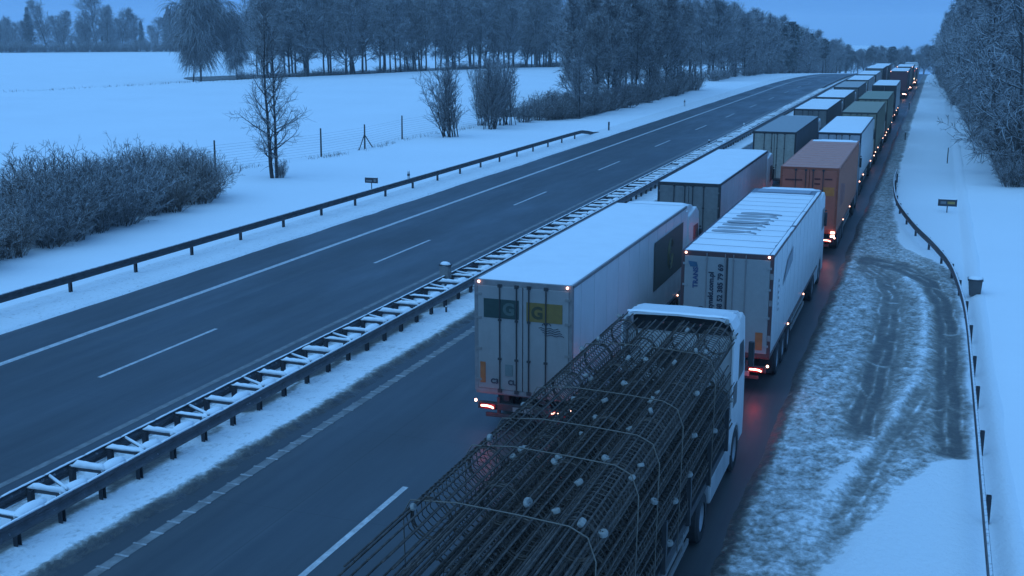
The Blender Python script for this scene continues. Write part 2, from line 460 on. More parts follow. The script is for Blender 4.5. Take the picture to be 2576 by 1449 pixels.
def bay_clean(X, Y):            # untouched snow: right of the slush
    edge = np.interp(Y, [10, 20.7, 21.8, 23.2, 26.1, 27.3, 28.0, 50.5, 52.5, 56, 70, 90, 130, 300], [-1.75, -1.28, -.95, -.55, .2, .62, 1.55, 1.5, .6, -.95, -1.75, -2.0, -2.1, -2.1])
    return sstep(-.28, .22, X - edge + .35 * (fbm(X * 1.1, Y * .6, 3) - .5))
def asph_edge(Y): return -3.12 + .28 * (fbm(Y * .5, Y * 0 + 1.7, 4) - .5)
def offs(tr, d): return [(x + d, y) for x, y in tr]
def bay_parts(X, Y):
    jx = X + .16 * (fbm(X * 2.1, Y * 1.6, 3) - .5)
    clean = bay_clean(X, Y)
    a = 1 - sstep(.22, .74, seg_d(jx, Y, TRA)); b = 1 - sstep(.22, .54, seg_d(jx, Y, TRB)); d = 1 - sstep(.16, .42, seg_d(jx, Y, TRD))
    e = 1 - sstep(.10, .4, seg_d(jx, Y, TRE))
    a = a * sstep(27.9, 29.0, Y + .6 * (X + 1) + .8 * (fbm(X * 3, Y * 2, 2) - .5)); b = b * sstep(27.6, 28.2, Y + .25 * (X - 1))
    # pale ridges squeezed up between the treads, running along each track
    wob = X + .16 * (vnoise(Y * 1.1, Y * 0 + 2.5) - .5) + .05 * (vnoise(Y * 5, Y * 0 + 7.5) - .5)
    rib = np.zeros(X.shape)
    for tr_, ds in ((TRA, (-.34, .02, .34)), (TRB, (-.05, .34)), (TRD, (.10,))):
        for q in ds:
            g = sstep(.22, .5, vnoise(Y * .7 + 9 * q, Y * 0 + 11 * q)) * (.4 + .6 * vnoise(Y * 3 + q, X * 2))
            rib = np.maximum(rib, np.exp(-(seg_d(wob, Y, offs(tr_, q)) / .045) ** 2) * g)
    cross = np.exp(-((np.mod(Y + .4 * X + 1.5 * vnoise(X * 2, Y * .3), 3.1) - 1.5) / .09) ** 2) * (fbm(X * 2, Y * .9, 2) > .5)
    rib = np.maximum(rib, .8 * cross * (a + b > .5))
    tr = np.maximum(np.maximum(a * (.78 + .22 * sstep(44, 36, Y)), b), np.maximum(.60 * d, .40 * e))
    ridge = np.exp(-(seg_d(jx, Y, [(-.55, 48.5), (.05, 46), (.22, 42), (.22, 37), (-.05, 33.5), (-.35, 31), (-.75, 28.4), (-1.25, 26.2), (-1.6, 24.8)]) / .17) ** 2)
    return clean, tr, rib * (tr > .25), ridge
def bay_wet(X, Y):
    clean, tr, rib, ridge = bay_parts(X, Y)
    ae = X - asph_edge(Y)
    sl = .33 - .34 * (fbm(X * 4.6, Y * 4.2, 4) - .5) + .10 * sstep(40, 70, Y) + .10 * sstep(70, 140, Y)
    inb = sstep(-1.9, -1.3, X) * sstep(27, 30, Y) * (1 - sstep(50, 53, Y))
    sl = sl + .10 * inb + .42 * (1 - sstep(-.05, .30, ae))
    sl = sl - .12 * sstep(26.5, 23, Y) * sstep(-2.4, -1.2, X)
    sl = sl - .26 * ridge * (.4 + .9 * fbm(X * 3, Y * 2, 3))
    w = sl * (1 - clean) - .12 * clean
    w = w * (1 - tr) + (.46 + .20 * tr + .16 * (fbm(X * 2.2, Y * 1.1 + 3, 3) - .5)) * tr * (1 - .6 * clean) + w * tr * .6 * clean
    return w - .40 * rib * (.35 + .65 * sstep(.35, .6, fbm(X * 3.3, Y * 2.2 + 5, 3)))
def bay_rough(X, Y):
    clean, tr, rib, ridge = bay_parts(X, Y)
    inb = sstep(-1.9, -1.3, X) * sstep(27, 30, Y) * (1 - sstep(50, 53, Y))
    return np.clip(1 - .40 * tr - .20 * inb - .85 * clean, .12, 1)
def bay_h(X, Y):
    clean, tr, rib, ridge = bay_parts(X, Y)
    ae = X - asph_edge(Y)
    base = .015 + .10 * clean + (1 - clean) * (.03 + .10 * (fbm(X * 4.6, Y * 4.2, 4)) + .05 * (fbm(X * 9, Y * 8, 2) - .5) + .05 * ridge)
    h = base * (1 - .8 * tr) + .035 * rib
    h = h * sstep(-.25, .15, ae) - .02 * (1 - sstep(-.3, 0, ae))
    h = h * (1 - .8 * sstep(1.2, 2.0, X)) + .26 * sstep(1.6, 2.1, X) * (1 - sstep(90, 140, Y)) - .35 * sstep(2.3, 2.5, X)
    return zroad(Y) + h
yB = np.unique(np.concatenate([np.arange(14, 60, .085), np.arange(60, 110, .3), np.arange(110, 200, 1.), np.arange(200, 330, 4.)]))
grid_patch('slush_shoulder', np.concatenate([np.arange(-3.5, 1.8, .055), [1.8, 2.0, 2.2, 2.35, 2.5]]), yB, bay_h, M_SLUSH, bay_wet, bay_rough)

# ------------------------------------------------------------------ guardrails
WPROF = [(0, .46), (.045, .47), (.06, .53), (.015, .585), (.015, .645), (.06, .70), (.045, .765), (0, .78), (-.012, .77), (.03, .755), (.045, .70), (0, .65), (0, .58), (.045, .53), (.03, .48), (-.012, .47)]
def rail_mesh(pts, side=1, drop=None):
    """W-beam along a polyline of (x, y); the face points to +side of the travel direction's right"""
    P = [Vector((p[0], p[1], 0)) for p in pts]; v = []; f = []; n = len(WPROF)
    for i, p in enumerate(P):
        d = (P[min(i + 1, len(P) - 1)] - P[max(i - 1, 0)]).normalized(); nr = Vector((d.y, -d.x, 0)) * side
        g = zr(p.y) - (drop(p.y) if drop else 0)
        for a, z in WPROF: q = p + nr * a; v.append((q.x, q.y, g + z))
    for i in range(len(P) - 1):
        for k in range(n): f.append((i * n + k, i * n + (k + 1) % n, (i + 1) * n + (k + 1) % n, (i + 1) * n + k))
    f.append(tuple(range(n))); f.append(tuple((len(P) - 1) * n + k for k in range(n))[::-1])
    return MB().add(v, f).mesh('rail')
POSTM = MB().prism([(-.05, -.06), (.05, -.06), (.05, -.045), (-.035, -.045), (-.035, .045), (.05, .045), (.05, .06), (-.05, .06)], -.25, .70, 'z').mesh('post')

# left guardrail
t = thing('guardrail', 'long dark steel guardrail along the snowy left verge', 'guardrail', (0, 0, 0))
ys = list(np.arange(8, 104, 4)) + [104, 106, 108, 110.5]
link('rail', rail_mesh([(-30.75, y) for y in ys], 1, lambda y: float(sstep(103, 110.5, y)) * .72), M_RAILD, t)
for y in np.arange(31.56 - 24, 106, 3.94):
    link('post', POSTM, M_POST, t, (-30.84, y, zr(y) - .72 * float(sstep(103, 112, y))))
# right guardrail sweeping round the bay
def smooth_pts(pts, n):
    P = [Vector((*p, 0)) for p in pts]; out_ = []
    for i in range(len(P) - 1):
        p0 = P[max(i - 1, 0)]; p1 = P[i]; p2 = P[i + 1]; p3 = P[min(i + 2, len(P) - 1)]
        for k in range(n):
            u = k / n
            q = .5 * ((2 * p1) + (p2 - p0) * u + (2 * p0 - 5 * p1 + 4 * p2 - p3) * u * u + (3 * p1 - p0 - 3 * p2 + p3) * u ** 3)
            out_.append((q.x, q.y))
    out_.append(pts[-1]); return out_
RR = smooth_pts([(1.55, 8), (1.55, 20), (1.56, 32), (1.54, 40), (1.40, 44.5), (1.08, 49.3), (.43, 53.8), (-.5, 59), (-1.45, 66), (-1.88, 72), (-2.05, 77), (-2.05, 82)], 6)
t = thing('guardrail', 'steel guardrail curving round the slushy bay on the right', 'guardrail', (0, 0, 0))
link('rail', rail_mesh(RR, -1), M_STEEL, t)
acc = 0; last = RR[0]
for p in RR[1:]:
    acc += math.hypot(p[0] - last[0], p[1] - last[1]); last = p
    if acc >= 2.9:
        acc = 0; link('post', POSTM, M_POST, t, (p[0] + .09, p[1], zr(p[1]) - .02), (0, 0, math.pi))
# median barrier: two rails tied by snow-capped crossbars
t = thing('median_barrier', 'double steel barrier on the median with snow-capped crossbars like a ladder', 'barrier')
yl = np.arange(6, 330, 6.)
link('rail', rail_mesh([(-16.06, y) for y in yl], 1), M_STEEL, t)
link('rail', rail_mesh([(-17.14, y) for y in yl], -1), M_STEEL, t)
def snow_ridge(L, w, h, seed, axis='y'):
    rs = np.random.RandomState(seed); mb = MB(); n = max(3, int(L / .12)); v = []; f = []
    for i in range(n + 1):
        u = i / n; e = min(1, min(u, 1 - u) * 6 + .25)
        for k in range(6):
            a = math.pi * k / 5
            q = (math.cos(a) * w * .5 * (1 + .2 * rs.randn() * .4), (u - .5) * L, math.sin(a) * h * e * (1 + .25 * rs.randn() * .5))
            v.append(q if axis == 'y' else (q[1], q[0], q[2]))
    for i in range(n):
        for k in range(5): f.append((i * 6 + k, i * 6 + k + 1, (i + 1) * 6 + k + 1, (i + 1) * 6 + k))
        f.append((i * 6 + 5, i * 6, (i + 1) * 6, (i + 1) * 6 + 5))
    f.append(tuple(range(6))); f.append(tuple(range(n * 6, n * 6 + 6)))
    return mb.add(v, f).mesh('snow', smooth=True)
RIDX = [snow_ridge(1.02, .16, .10, s, 'x') for s in range(5)]
RIDTRI = []
for s in range(4):
    rs = np.random.RandomState(s + 40)
    mb = MB(); mb.ball((0, 0, 0), 1, 8, 5, (.17 + .04 * rs.rand(), .40 + .08 * rs.rand(), .10 + .03 * rs.rand())); RIDTRI.append(mb.mesh('snow', smooth=True))
RIDY = [snow_ridge(1.22, .07, .022, s + 9) for s in range(4)]
CROSS = MB().box(-.52, .52, -.035, .035, .64, .73).mesh('crossbar')
BRACE = MB().tube([(-.52, .62, .70), (.45, .04, .76)], .026, 5).mesh('brace')
BRSN = MB().tube([(-.52, .62, .735), (.45, .04, .795)], .034, 6).mesh('snow', smooth=True)
rr = random.Random(3)
for i, y in enumerate(np.arange(16.42 - 7.5, 190, 1.25)):
    z = zr(y)
    link('post', POSTM, M_POST, t, (-16.22, y, z)); 
    if y < 120: link('post', POSTM, M_POST, t, (-16.98, y, z), (0, 0, math.pi))
    c = link('crossbar', CROSS, M_STEEL, t, (-16.6, y + .1 + rr.uniform(-.03, .03), z + rr.uniform(-.008, .008)), (0, R(rr.uniform(-.6, .6)), R(rr.uniform(-2.2, 2.2))))
    link('snow_cap', RIDX[rr.randrange(5)], M_ROOFSNOW, c, (rr.uniform(-.02, .02), 0, .728), scale=(rr.uniform(.8, 1), rr.uniform(.7, 1.15), rr.uniform(.45, 1.3)))
    if y < 110:
        if i % 2: 
            b_ = link('brace', BRACE, M_STEEL, t, (-16.6, y + .1, z)); link('snow_cap', BRSN, M_ROOFSNOW, b_)
        link('snow_lump', RIDTRI[i % 4], M_ROOFSNOW, t, (-16.26, y + .45, z + .70 + rr.uniform(-.02, .03)))
    link('snow_edge', RIDY[i % 4], M_ROOFSNOW, t, (-16.05, y, z + .775)); link('snow_edge', RIDY[(i + 1) % 4], M_ROOFSNOW, t, (-17.15, y, z + .775))

# ------------------------------------------------------------------ small roadside things
def board_sign(label, x, y, w, h, zp, face, panels):
    t = thing('road_sign', label, 'sign', (x, y, zg(x, y)))
    link('post', MB().tube([(0, 0, -.2), (0, 0, zp + h * .8)], .03, 7).mesh('post'), M_POST, t)
    link('board', MB().box(-w / 2, w / 2, -.045, -.02, zp, zp + h).mesh('board', .008), M_POST, t)
    link('rim', MB().box(-w / 2 - .015, w / 2 + .015, -.02, -.008, zp - .015, zp + h + .015).mesh('rim'), M_DARKTRIM, t)
    for (u0, u1, v0, v1, m) in panels:
        link('panel', MB().box(-w / 2 + u0 * w, -w / 2 + u1 * w, -.052, -.044, zp + v0 * h, zp + v1 * h).mesh('panel'), m, t)
    link('snow_cap', snow_ridge(w, .06, .03, 5, 'x'), M_ROOFSNOW, t, (0, -.03, zp + h))
M_SGN = plain('sign_grey', (.16, .17, .18), .5); M_SGY = plain('sign_yellow', (.32, .22, .06), .5); M_SGB = plain('sign_blue', (.05, .06, .09), .5)
board_sign('small dark board on a short post behind the left guardrail', -32.4, 64.0, .86, .32, .68, M_SGB,
           [(.10, .56, .22, .55, M_SGN), (.70, .90, .22, .75, M_SGN)])
board_sign('small yellowish board on a post in the snow right of the bay', 1.06, 67.3, .95, .36, .78, M_SGY,
           [(.12, .42, .3, .7, M_SGN), (.5, .9, .3, .7, M_SGY)])
def stick(name, label, cat, x, y, h, r, m, band=True, grp=None):
    t = thing(name, label, cat, (x, y, zg(x, y) + (.12 if -3.4 < x < 2 else 0)), 0, grp)
    link('shaft', MB().prism([(-r, -r * .7), (r, -r * .7), (r, r * .7), (-r, r * .7)], -.2, h, 'z').mesh('shaft'), m, t)
    if band: link('band', MB().prism([(-r * 1.08, -r * .8), (r * 1.08, -r * .8), (r * 1.08, r * .8), (-r * 1.08, r * .8)], h * .62, h * .80, 'z').mesh('band'), M_DARKTRIM, t)
    link('snow_cap', MB().ball((0, 0, h), r * 1.3, 7, 4, (1, .9, .7)).mesh('cap', smooth=True), M_ROOFSNOW, t)
    return t
stick('snow_pole', 'tall thin dark pole in the snow, the nearest of the poles right of the slush', 'pole', 1.2, 92.5, 1.5, .035, M_WOOD, False)
stick('snow_pole', 'thin dark pole at the shoulder, middle one of the right poles', 'pole', -2.3, 111, 1.0, .045, M_WOOD, False)
stick('snow_pole', 'thin dark pole at the shoulder, farthest of the right poles', 'pole', -3.0, 154, 1.1, .05, M_WOOD, False)
M_DEL = plain('delineator_white', (.5, .5, .5), .6)
stick('delineator_post', 'short marker post where the left guardrail ends', 'post', -30.3, 112, .95, .07, M_POST)
stick('delineator_post', 'short dark marker post just right of the small left board', 'post', -32.3, 69.2, .8, .07, M_DEL)
stick('delineator_post', 'marker post on the far left verge beyond the guardrail end', 'post', -30.5, 150, 1.0, .08, M_DEL)
# snowy grey box mounted in the median
t = thing('median_box', 'grey box with a cap of snow standing between the median rails', 'box', (-17.15, 39.9, 0), R(-8)); t.scale = (.72, .72, .92)
link('leg', MB().box(-.05, .05, -.05, .05, -.1, .8).mesh('leg'), M_POST, t)
link('cabinet', MB().box(-.28, .28, -.16, .16, .72, 1.25).mesh('cab', .02), plain('box_grey', (.2, .2, .2), .6, dirt=.4), t)
link('lid', MB().box(-.31, .31, -.19, .19, 1.25, 1.30).mesh('lid', .01), M_POST, t)
link('snow_cap', MB().ball((0, 0, 1.30), 1, 10, 6, (.31, .2, .12)).mesh('cap', smooth=True), M_ROOFSNOW, t)
stick('median_stake', 'thin black stake at the near rail below the snow-capped median box', 'stake', -15.85, 36.9, .62, .03, M_POST, False)
stick('delineator_post', 'small post on the median by the third grey trailer', 'post', -17.9, 118, .95, .08, M_DEL)
stick('delineator_post', 'small post on the median, farther than the grey trailer', 'post', -17.9, 99, .95, .07, M_POST)
# dark bin behind the right guardrail
t = thing('grit_bin', 'dark grey tapered bin with snowy lid behind the right guardrail', 'bin', (1.93, 45.9, zg(2.7, 45.9) - .22)); t.scale = (.92, .92, .95)
link('body', MB().add([(-.20, -.22, .18), (.22, -.22, .02), (.22, .22, .02), (-.20, .22, .18), (-.27, -.27, .78), (.27, -.27, .78), (.27, .27, .78), (-.27, .27, .78)],
     [(0, 3, 2, 1), (4, 5, 6, 7), (0, 1, 5, 4), (1, 2, 6, 5), (2, 3, 7, 6), (3, 0, 4, 7)]).mesh('bin', .015), plain('bin_grey', (.075, .08, .085), .6), t)
link('lid', MB().box(-.3, .3, -.3, .3, .78, .83).mesh('lid', .015), M_POST, t)
link('snow_cap', MB().ball((0, 0, .83), 1, 10, 6, (.3, .3, .09)).mesh('cap', smooth=True), M_ROOFSNOW, t)
link('leg', MB().box(-.05, .05, -.05, .05, -.3, .1).mesh('leg'), M_POST, t)

# fence on the left field edge
t = thing('wire_fence', 'wire fence with dark wooden posts along the snowy field edge', 'fence')
fp = [(-47.5, 60), (-48.1, 70.5), (-45.6, 81.4), (-45.2, 88.2), (-46.0, 97.3), (-45.4, 106), (-44.6, 116), (-43.5, 127), (-42.8, 138)]
for i, (x, y) in enumerate(fp):
    g = zg(x, y)
    link('post', MB().tube([(x, y, g - .2), (x + .03, y, g + 2.05 + .1 * (i % 3))], [.075, .06], 7).mesh('post'), M_WOOD, t)
    if i == 3:
        for s in (-1, 1): link('brace', MB().tube([(x + .1, y + s * 1.25, g), (x, y + s * .05, g + 1.15)], .045, 6).mesh('brace'), M_WOOD, t)
for k in range(9):
    link('wire', MB().tube([(x, y, zg(x, y) + .18 + k * .2) for x, y in fp], .006, 3).mesh('wire'), M_POST, t)

# ------------------------------------------------------------------ trucks
def wheel_parts(r, w):
    ty = MB().lathe_x([(-w / 2, r * .58), (-w / 2, r * .9), (-w / 2 + .05, r), (w / 2 - .05, r), (w / 2, r * .9), (w / 2, r * .58)], 22).mesh('tyre', smooth=False)
    rm_ = MB().lathe_x([(-w * .35, .02), (-w * .35, r * .3), (-w * .2, r * .4), (-w * .42, r * .59), (-w / 2 + .01, r * .62), (-w / 2 + .01, r * .55), (-.02, r * .56), (w * .42, r * .56), (w * .46, r * .6), (w * .3, r * .42), (w * .36, r * .25), (w * .4, .02)], 18).mesh('rim')
    return ty, rm_
def wheel(parent, x, y, r=.5, w=.36, z=None, lod=0):
    ty, rm_ = cached(('wheel', r, w), lambda: wheel_parts(r, w))
    o = link('wheel', None, parent=parent, loc=(x, y, r if z is None else z))
    link('tyre', ty, M_TYRE, o); 
    if lod < 2: link('rim', rm_, M_RIM, o)
def lamp(parent, name, mesh_, m, loc): return link(name, mesh_, m, parent, loc)
BALL = MB().ball((0, 0, 0), 1, 8, 6).mesh('ball', smooth=True)
def point(parent, loc, col, e, r=.08):
    l = bpy.data.lights.new('lamp_glow', 'POINT'); l.energy = e; l.color = col; l.shadow_soft_size = r
    return link('lamp_glow', l, None, parent, loc)

def cab_mesh():
    p = [(14.30, .95), (14.30, 3.50), (15.7, 3.66), (16.12, 3.45), (16.42, 2.15), (16.50, 1.0), (16.46, .42), (15.86, .42), (15.78, .85), (15.42, 1.10), (15.0, 1.02), (14.78, .62), (14.72, .95)]
    return MB().prism(p, -1.22, 1.22).mesh('cab', .05)
def defl_mesh():
    p = [(14.32, 3.45), (14.32, 3.84), (14.8, 3.86), (15.4, 3.76), (15.75, 3.5)]
    return MB().prism(p, -1.12, 1.12).mesh('deflector', .06)
def snow_sheet(x0, x1, y0, y1, z, th, seed):
    rs = np.random.RandomState(seed)
    nx, ny = 10, max(4, int((y1 - y0) / .5)); V = []
    for j in range(ny + 1):
        for i in range(nx + 1):
            e = (i in (0, nx)) or (j in (0, ny))
            x = x0 + (x1 - x0) * i / nx; y = y0 + (y1 - y0) * j / ny
            if e:
                if i == 0: x += abs(rs.randn()) * .012
                if i == nx: x -= abs(rs.randn()) * .012
                V.append((x, y, z))
            else: V.append((x, y, z + th * (.8 + .35 * rs.rand())))
    F = [(j * (nx + 1) + i, j * (nx + 1) + i + 1, (j + 1) * (nx + 1) + i + 1, (j + 1) * (nx + 1) + i) for j in range(ny) for i in range(nx)]
    return MB().add(V, F).mesh('snow', smooth=True)
def corrugated(L, z0, z1, d, pitch, sign):
    v = []; f = []; n = int(L / pitch)
    prof = []
    for i in range(n):
        y = i * pitch; prof += [(0, y), (0, y + pitch * .3), (d, y + pitch * .5), (d, y + pitch * .8)]
    prof.append((0, L))
    for x, y in prof: v += [(-x * sign, y, z0), (-x * sign, y, z1)]
    for i in range(len(prof) - 1): f.append((2 * i, 2 * i + 2, 2 * i + 3, 2 * i + 1))
    return MB().add(v, f).mesh('corrugated')
def curtain(L, z0, z1, seed):
    rs = np.random.RandomState(seed); v = []; f = []; n = int(L / .12)
    for i in range(n + 1):
        y = L * i / n; x = .012 * math.sin(y * 9 + 2 * math.sin(y * 1.7 + seed)) + .006 * rs.randn()
        v += [(0, y, z0), (x + .012, y, z0 + .12), (x, y, z1 - .2), (0, y, z1)]
    for i in range(n):
        for k in range(3): f.append((4 * i + k, 4 * i + 4 + k, 4 * i + 5 + k, 4 * i + 1 + k))
    return MB().add(v, f).mesh('curtain', smooth=True)

def running_gear(t, lod, L=13.6, low=0):
    """trailer chassis, wheels, guards and the tractor under it"""
    ch = cached('chassis', lambda: MB().box(-.55, -.40, .1, 12.9, .85, 1.12).box(.40, .55, .1, 12.9, .85, 1.12).box(-.5, .5, 2, 2.2, .9, 1.05).box(-.5, .5, 7.8, 8.0, .9, 1.05).mesh('chassis'))
    link('chassis', ch, M_CHASSIS, t)
    for y in (2.15, 3.45, 4.75):
        for s in (-1, 1): wheel(t, s * 1.06, y, .5, .38, lod=lod)
    g = cached('guard', lambda: MB().box(-.02, .02, 5.6, 9.6, .45, .56).box(-.02, .02, 5.6, 9.6, .72, .83).box(-.025, .025, 6.2, 6.28, .45, 1.1).box(-.025, .025, 9.0, 9.08, .45, 1.1).mesh('guard'))
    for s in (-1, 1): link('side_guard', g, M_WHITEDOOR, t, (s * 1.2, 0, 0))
    if lod < 2:
        leg = cached('landing', lambda: MB().box(-.07, .07, 10.4, 10.55, .35, 1.1).box(-.14, .14, 10.35, 10.6, .28, .35).mesh('leg'))
        for s in (-1, 1): link('landing_leg', leg, M_CHASSIS, t, (s * .85, 0, 0))
        fl = cached('flap', lambda: MB().box(-.2, .2, -.01, .01, .25, .95).mesh('flap'))
        for s in (-1, 1): link('mud_flap', fl, M_TYRE, t, (s * 1.0, 1.45, 0))
        fe = cached('fender', lambda: MB().tube([(0, -.62, .25), (0, -.5, .48), (0, -.2, .62), (0, .2, .62), (0, .5, .48), (0, .62, .25)], .02, 4).mesh('f'))
def tractor(t, lod, m_cab, dy=0, snow=True, defl=True):
    o = link('tractor', None, parent=t, loc=(0, dy, 0)); 
    link('cab_shell', cached('cab', cab_mesh), m_cab, o)
    if defl: link('air_deflector', cached('defl', defl_mesh), m_cab, o)
    for s in (-1, 1):
        if lod < 2:
            link('side_window', cached(('swin', s), lambda: MB().add([(s * 1.224, 15.15, 2.15), (s * 1.224, 16.22, 2.2), (s * 1.224, 16.05, 3.0), (s * 1.224, 15.15, 3.02)], [(0, 1, 2, 3)]).mesh('w')), M_GLASS, o)
            link('mirror', cached(('mir', s), lambda: MB().box(s * 1.27 - .05, s * 1.27 + .05, 16.22, 16.34, 2.2, 2.75).box(min(s * 1.2, s * 1.3), max(s * 1.2, s * 1.3), 16.26, 16.30, 2.8, 2.86).mesh('m', .01)), M_CHASSIS, o)
            link('side_fairing', cached(('fair', s), lambda: MB().box(s * 1.12 - .1, s * 1.12 + .1, 12.95, 14.5, .35, 1.0).mesh('f', .05)), m_cab, o)
        link('side_panel', cached(('spn', s), lambda: MB().box(s * 1.14 - .04, s * 1.14 + .04, 13.85, 14.32, 1.0, 3.7).mesh('p', .02)), m_cab, o)
        wheel(o, s * 1.04, 15.32, .52, .34, lod=lod + 1); wheel(o, s * .98, 12.25, .52, .56, lod=lod + 1)
    link('windscreen', cached('wsc', lambda: MB().add([(-1.1, 16.445, 2.15), (1.1, 16.445, 2.15), (1.05, 16.16, 3.42), (-1.05, 16.16, 3.42)], [(0, 1, 2, 3)]).mesh('w')), M_GLASS, o)
    link('frame', cached('tfr', lambda: MB().box(-.45, -.3, 11.2, 15.9, .7, .98).box(.3, .45, 11.2, 15.9, .7, .98).mesh('f')), M_CHASSIS, o)
    if snow:
        link('roof_snow', cached('cabsnow', lambda: MB().add([(-1.0, 14.45, 3.85), (1.0, 14.45, 3.85), (1.0, 15.3, 3.77), (-1.0, 15.3, 3.77), (-.8, 14.6, 3.90), (.8, 14.6, 3.90), (.8, 15.15, 3.84), (-.8, 15.15, 3.84)],
             [(4, 5, 6, 7), (0, 1, 5, 4), (1, 2, 6, 5), (2, 3, 7, 6), (3, 0, 4, 7)]).mesh('s', smooth=True)), M_ROOFSNOW, o)
    return o
def rear_lamps(t, x, z=.72, hot=True, lod=0, y=-.03, glow=True, lit=True):
    for s in (-1, 1):
        c = link('tail_light', cached('tlens', lambda: MB().box(-.21, .21, -.04, .04, -.07, .07).mesh('l', .015)), M_LENS, t, (s * x, y, z), scale=1.0 if lod < 2 else (1.6, 1.6, 2.2))
        link('lit_strip', cached('tstrip', lambda: MB().tube([(-.17, -.045, .01), (0, -.05, .015), (.1, -.05, 0), (.16, -.045, -.03)], .022, 6).mesh('s', smooth=True)), (M_REDHOT if hot else M_RED) if lit else M_LENS, c)
        if glow and lit and lod < 2: point(t, (s * x, y - .25, z - .02), (1, .05, .05), 2.6 if lod == 0 else 2.4)
def marker(t, x, y, z, r=.045, m=None, housing=True):
    o = link('marker_light', cached(('mk', r), lambda: MB().ball((0, 0, 0), r, 8, 6).mesh('b', smooth=True)), m or M_MARK, t, (x, y, z))
    return o

def semi(name, label, X, Y, body='box', m_body=None, m_rear=None, m_roof=None, m_frame=None, m_cab=None, lod=0, snow=1, H=4.0, z0=1.10, cat='truck',
         bottoms=True, rods=True, markers=True, side_lamps=True, rz=0, defl=True, W=1.275, cab_dy=0, lit=True):
    t = thing(name, label, cat, (X, Y, zr(Y)), rz, 'trucks queued on the motorway')
    t.rotation_euler.x = math.atan2(zr(Y + 14) - zr(Y), 14)
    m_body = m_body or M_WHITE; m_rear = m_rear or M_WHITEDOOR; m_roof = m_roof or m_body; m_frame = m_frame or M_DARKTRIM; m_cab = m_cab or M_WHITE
    L = 13.6; top = H - .04
    link('trailer_body', cached(('body', H, z0, W), lambda: MB().box(-W + .02, W - .02, .06, L, z0, top - .02).mesh('b', .025)), m_body, t)
    # roof skin, rails
    link('roof', cached(('roof', H, W), lambda: MB().box(-W + .03, W - .03, .05, L - .01, top - .03, top).mesh('r')), m_roof, t)
    for s in (-1, 1):
        link('roof_rail', cached(('rrail', H, s, W), lambda: MB().box(min(s * W, s * (W - .05)), max(s * W, s * (W - .05)), .02, L + .01, top - .075, top + .008).mesh('r', .008)), m_frame if body != 'container' else m_body, t)
        if body == 'curtain':
            link('side_curtain', cached(('curt', H, s, lod), lambda: curtain(L - .3, z0 + .05, top - .08, 3 + s)), m_body, t, (s * W - (0 if s > 0 else .02), .12, 0))
        elif body == 'container':
            link('side_wall', cached(('corr', H, s), lambda: corrugated(L - .3, z0 + .15, top - .12, .04, .28, s)), m_body, t, (s * W, .15, 0))
    if lod < 2:
        for k in range(11):
            ys_ = .75 + k * 1.2
            if body == 'box': link('side_seam', cached(('seam', H, z0, W), lambda: MB().box(W - .021, W - .014, -.012, .012, z0 + .02, top - .08).mesh('s')), m_body if lod else M_SEAM, t, (0, ys_, 0))
            elif body == 'curtain': link('curtain_strap', cached(('cst', z0, W), lambda: MB().box(W + .018, W + .026, -.025, .025, z0 - .08, z0 + .55).box(W + .016, W + .04, -.04, .04, z0 + .02, z0 + .12).mesh('s')), M_CHASSIS, t, (0, ys_, 0))
    link('skirt', cached(('skirt', W), lambda: MB().box(-W + .01, W - .01, .04, L - .02, z0 - .09, z0 + .02).mesh('s', .01)), m_frame, t)
    # rear frame and doors
    fr = cached(('frame', H, z0, W), lambda: MB().box(-W, -W + .09, -.02, .08, z0, top).box(W - .09, W, -.02, .08, z0, top).box(-W + .09, W - .09, -.018, .08, top - .13, top - .002).box(-W + .09, W - .09, -.018, .08, z0 - .04, z0 + .07).mesh('f'))
    link('rear_frame', fr, m_frame, t)
    dm = cached(('door', H, z0, W), lambda: MB().box(.012, W - .095, -.03, .03, z0 + .075, top - .135).mesh('d', .012))
    for s in (-1, 1):
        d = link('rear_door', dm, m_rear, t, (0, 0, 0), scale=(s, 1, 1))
        if rods and lod < 2:
            for xr in (.16, .60):
                link('lock_rod', cached(('rod', H, z0), lambda: MB().tube([(0, -.05, z0 + .03), (0, -.05, top - .08)], .017, 6).box(-.045, .045, -.065, -.03, 1.95, 2.0).box(-.04, .04, -.065, -.03, 2.95, 3.0).box(-.05, .05, -.06, -.02, z0 + .0, z0 + .09).box(-.05, .05, -.06, -.02, top - .16, top - .08).mesh('r')), M_DARKTRIM if lod == 0 else M_CHASSIS, d, (xr, 0, 0))
        if lod == 0:
            for z in (1.4, 2.2, 3.0, 3.6):
                link('hinge', cached('hinge', lambda: MB().box(-.07, .07, -.045, -.02, -.03, .03).mesh('h')), m_rear, d, (W - .12, 0, z))
    # bumper, plate, lights
    link('bumper', cached('bumper', lambda: MB().box(-1.2, 1.2, -.02, .10, .62, .80).box(-1.0, 1.0, .0, .08, .42, .52).box(-.7, -.62, .02, .1, .5, .95).box(.62, .7, .02, .1, .5, .95).mesh('b', .01)), M_CHASSIS, t)
    rear_lamps(t, .92, .71, lod=lod, lit=lit)
    if lod == 0: link('number_plate', cached('plate', lambda: MB().box(-.26, .26, -.035, -.022, .63, .74).mesh('p')), M_WHITEDOOR, t)
    if markers:
        for s in (-1, 1): marker(t, s * (W - .13), -.05, top - .045, .034 if lod == 0 else .045)
    for s in (-1, 1):
        if lod < 2 and lit: marker(t, s * 1.24, -.06, .84, .04)
    if side_lamps:
        for k, y in enumerate((.6, 4.2, 8.6, 12.4) if lod < 2 else (2, 9)):
            if (k + int(Y)) % 3 != 1: marker(t, W + .005, y, z0 - .06, .032 if lod == 0 else .045, M_AMBER)
    running_gear(t, lod)
    tractor(t, lod, m_cab, dy=cab_dy, defl=defl)
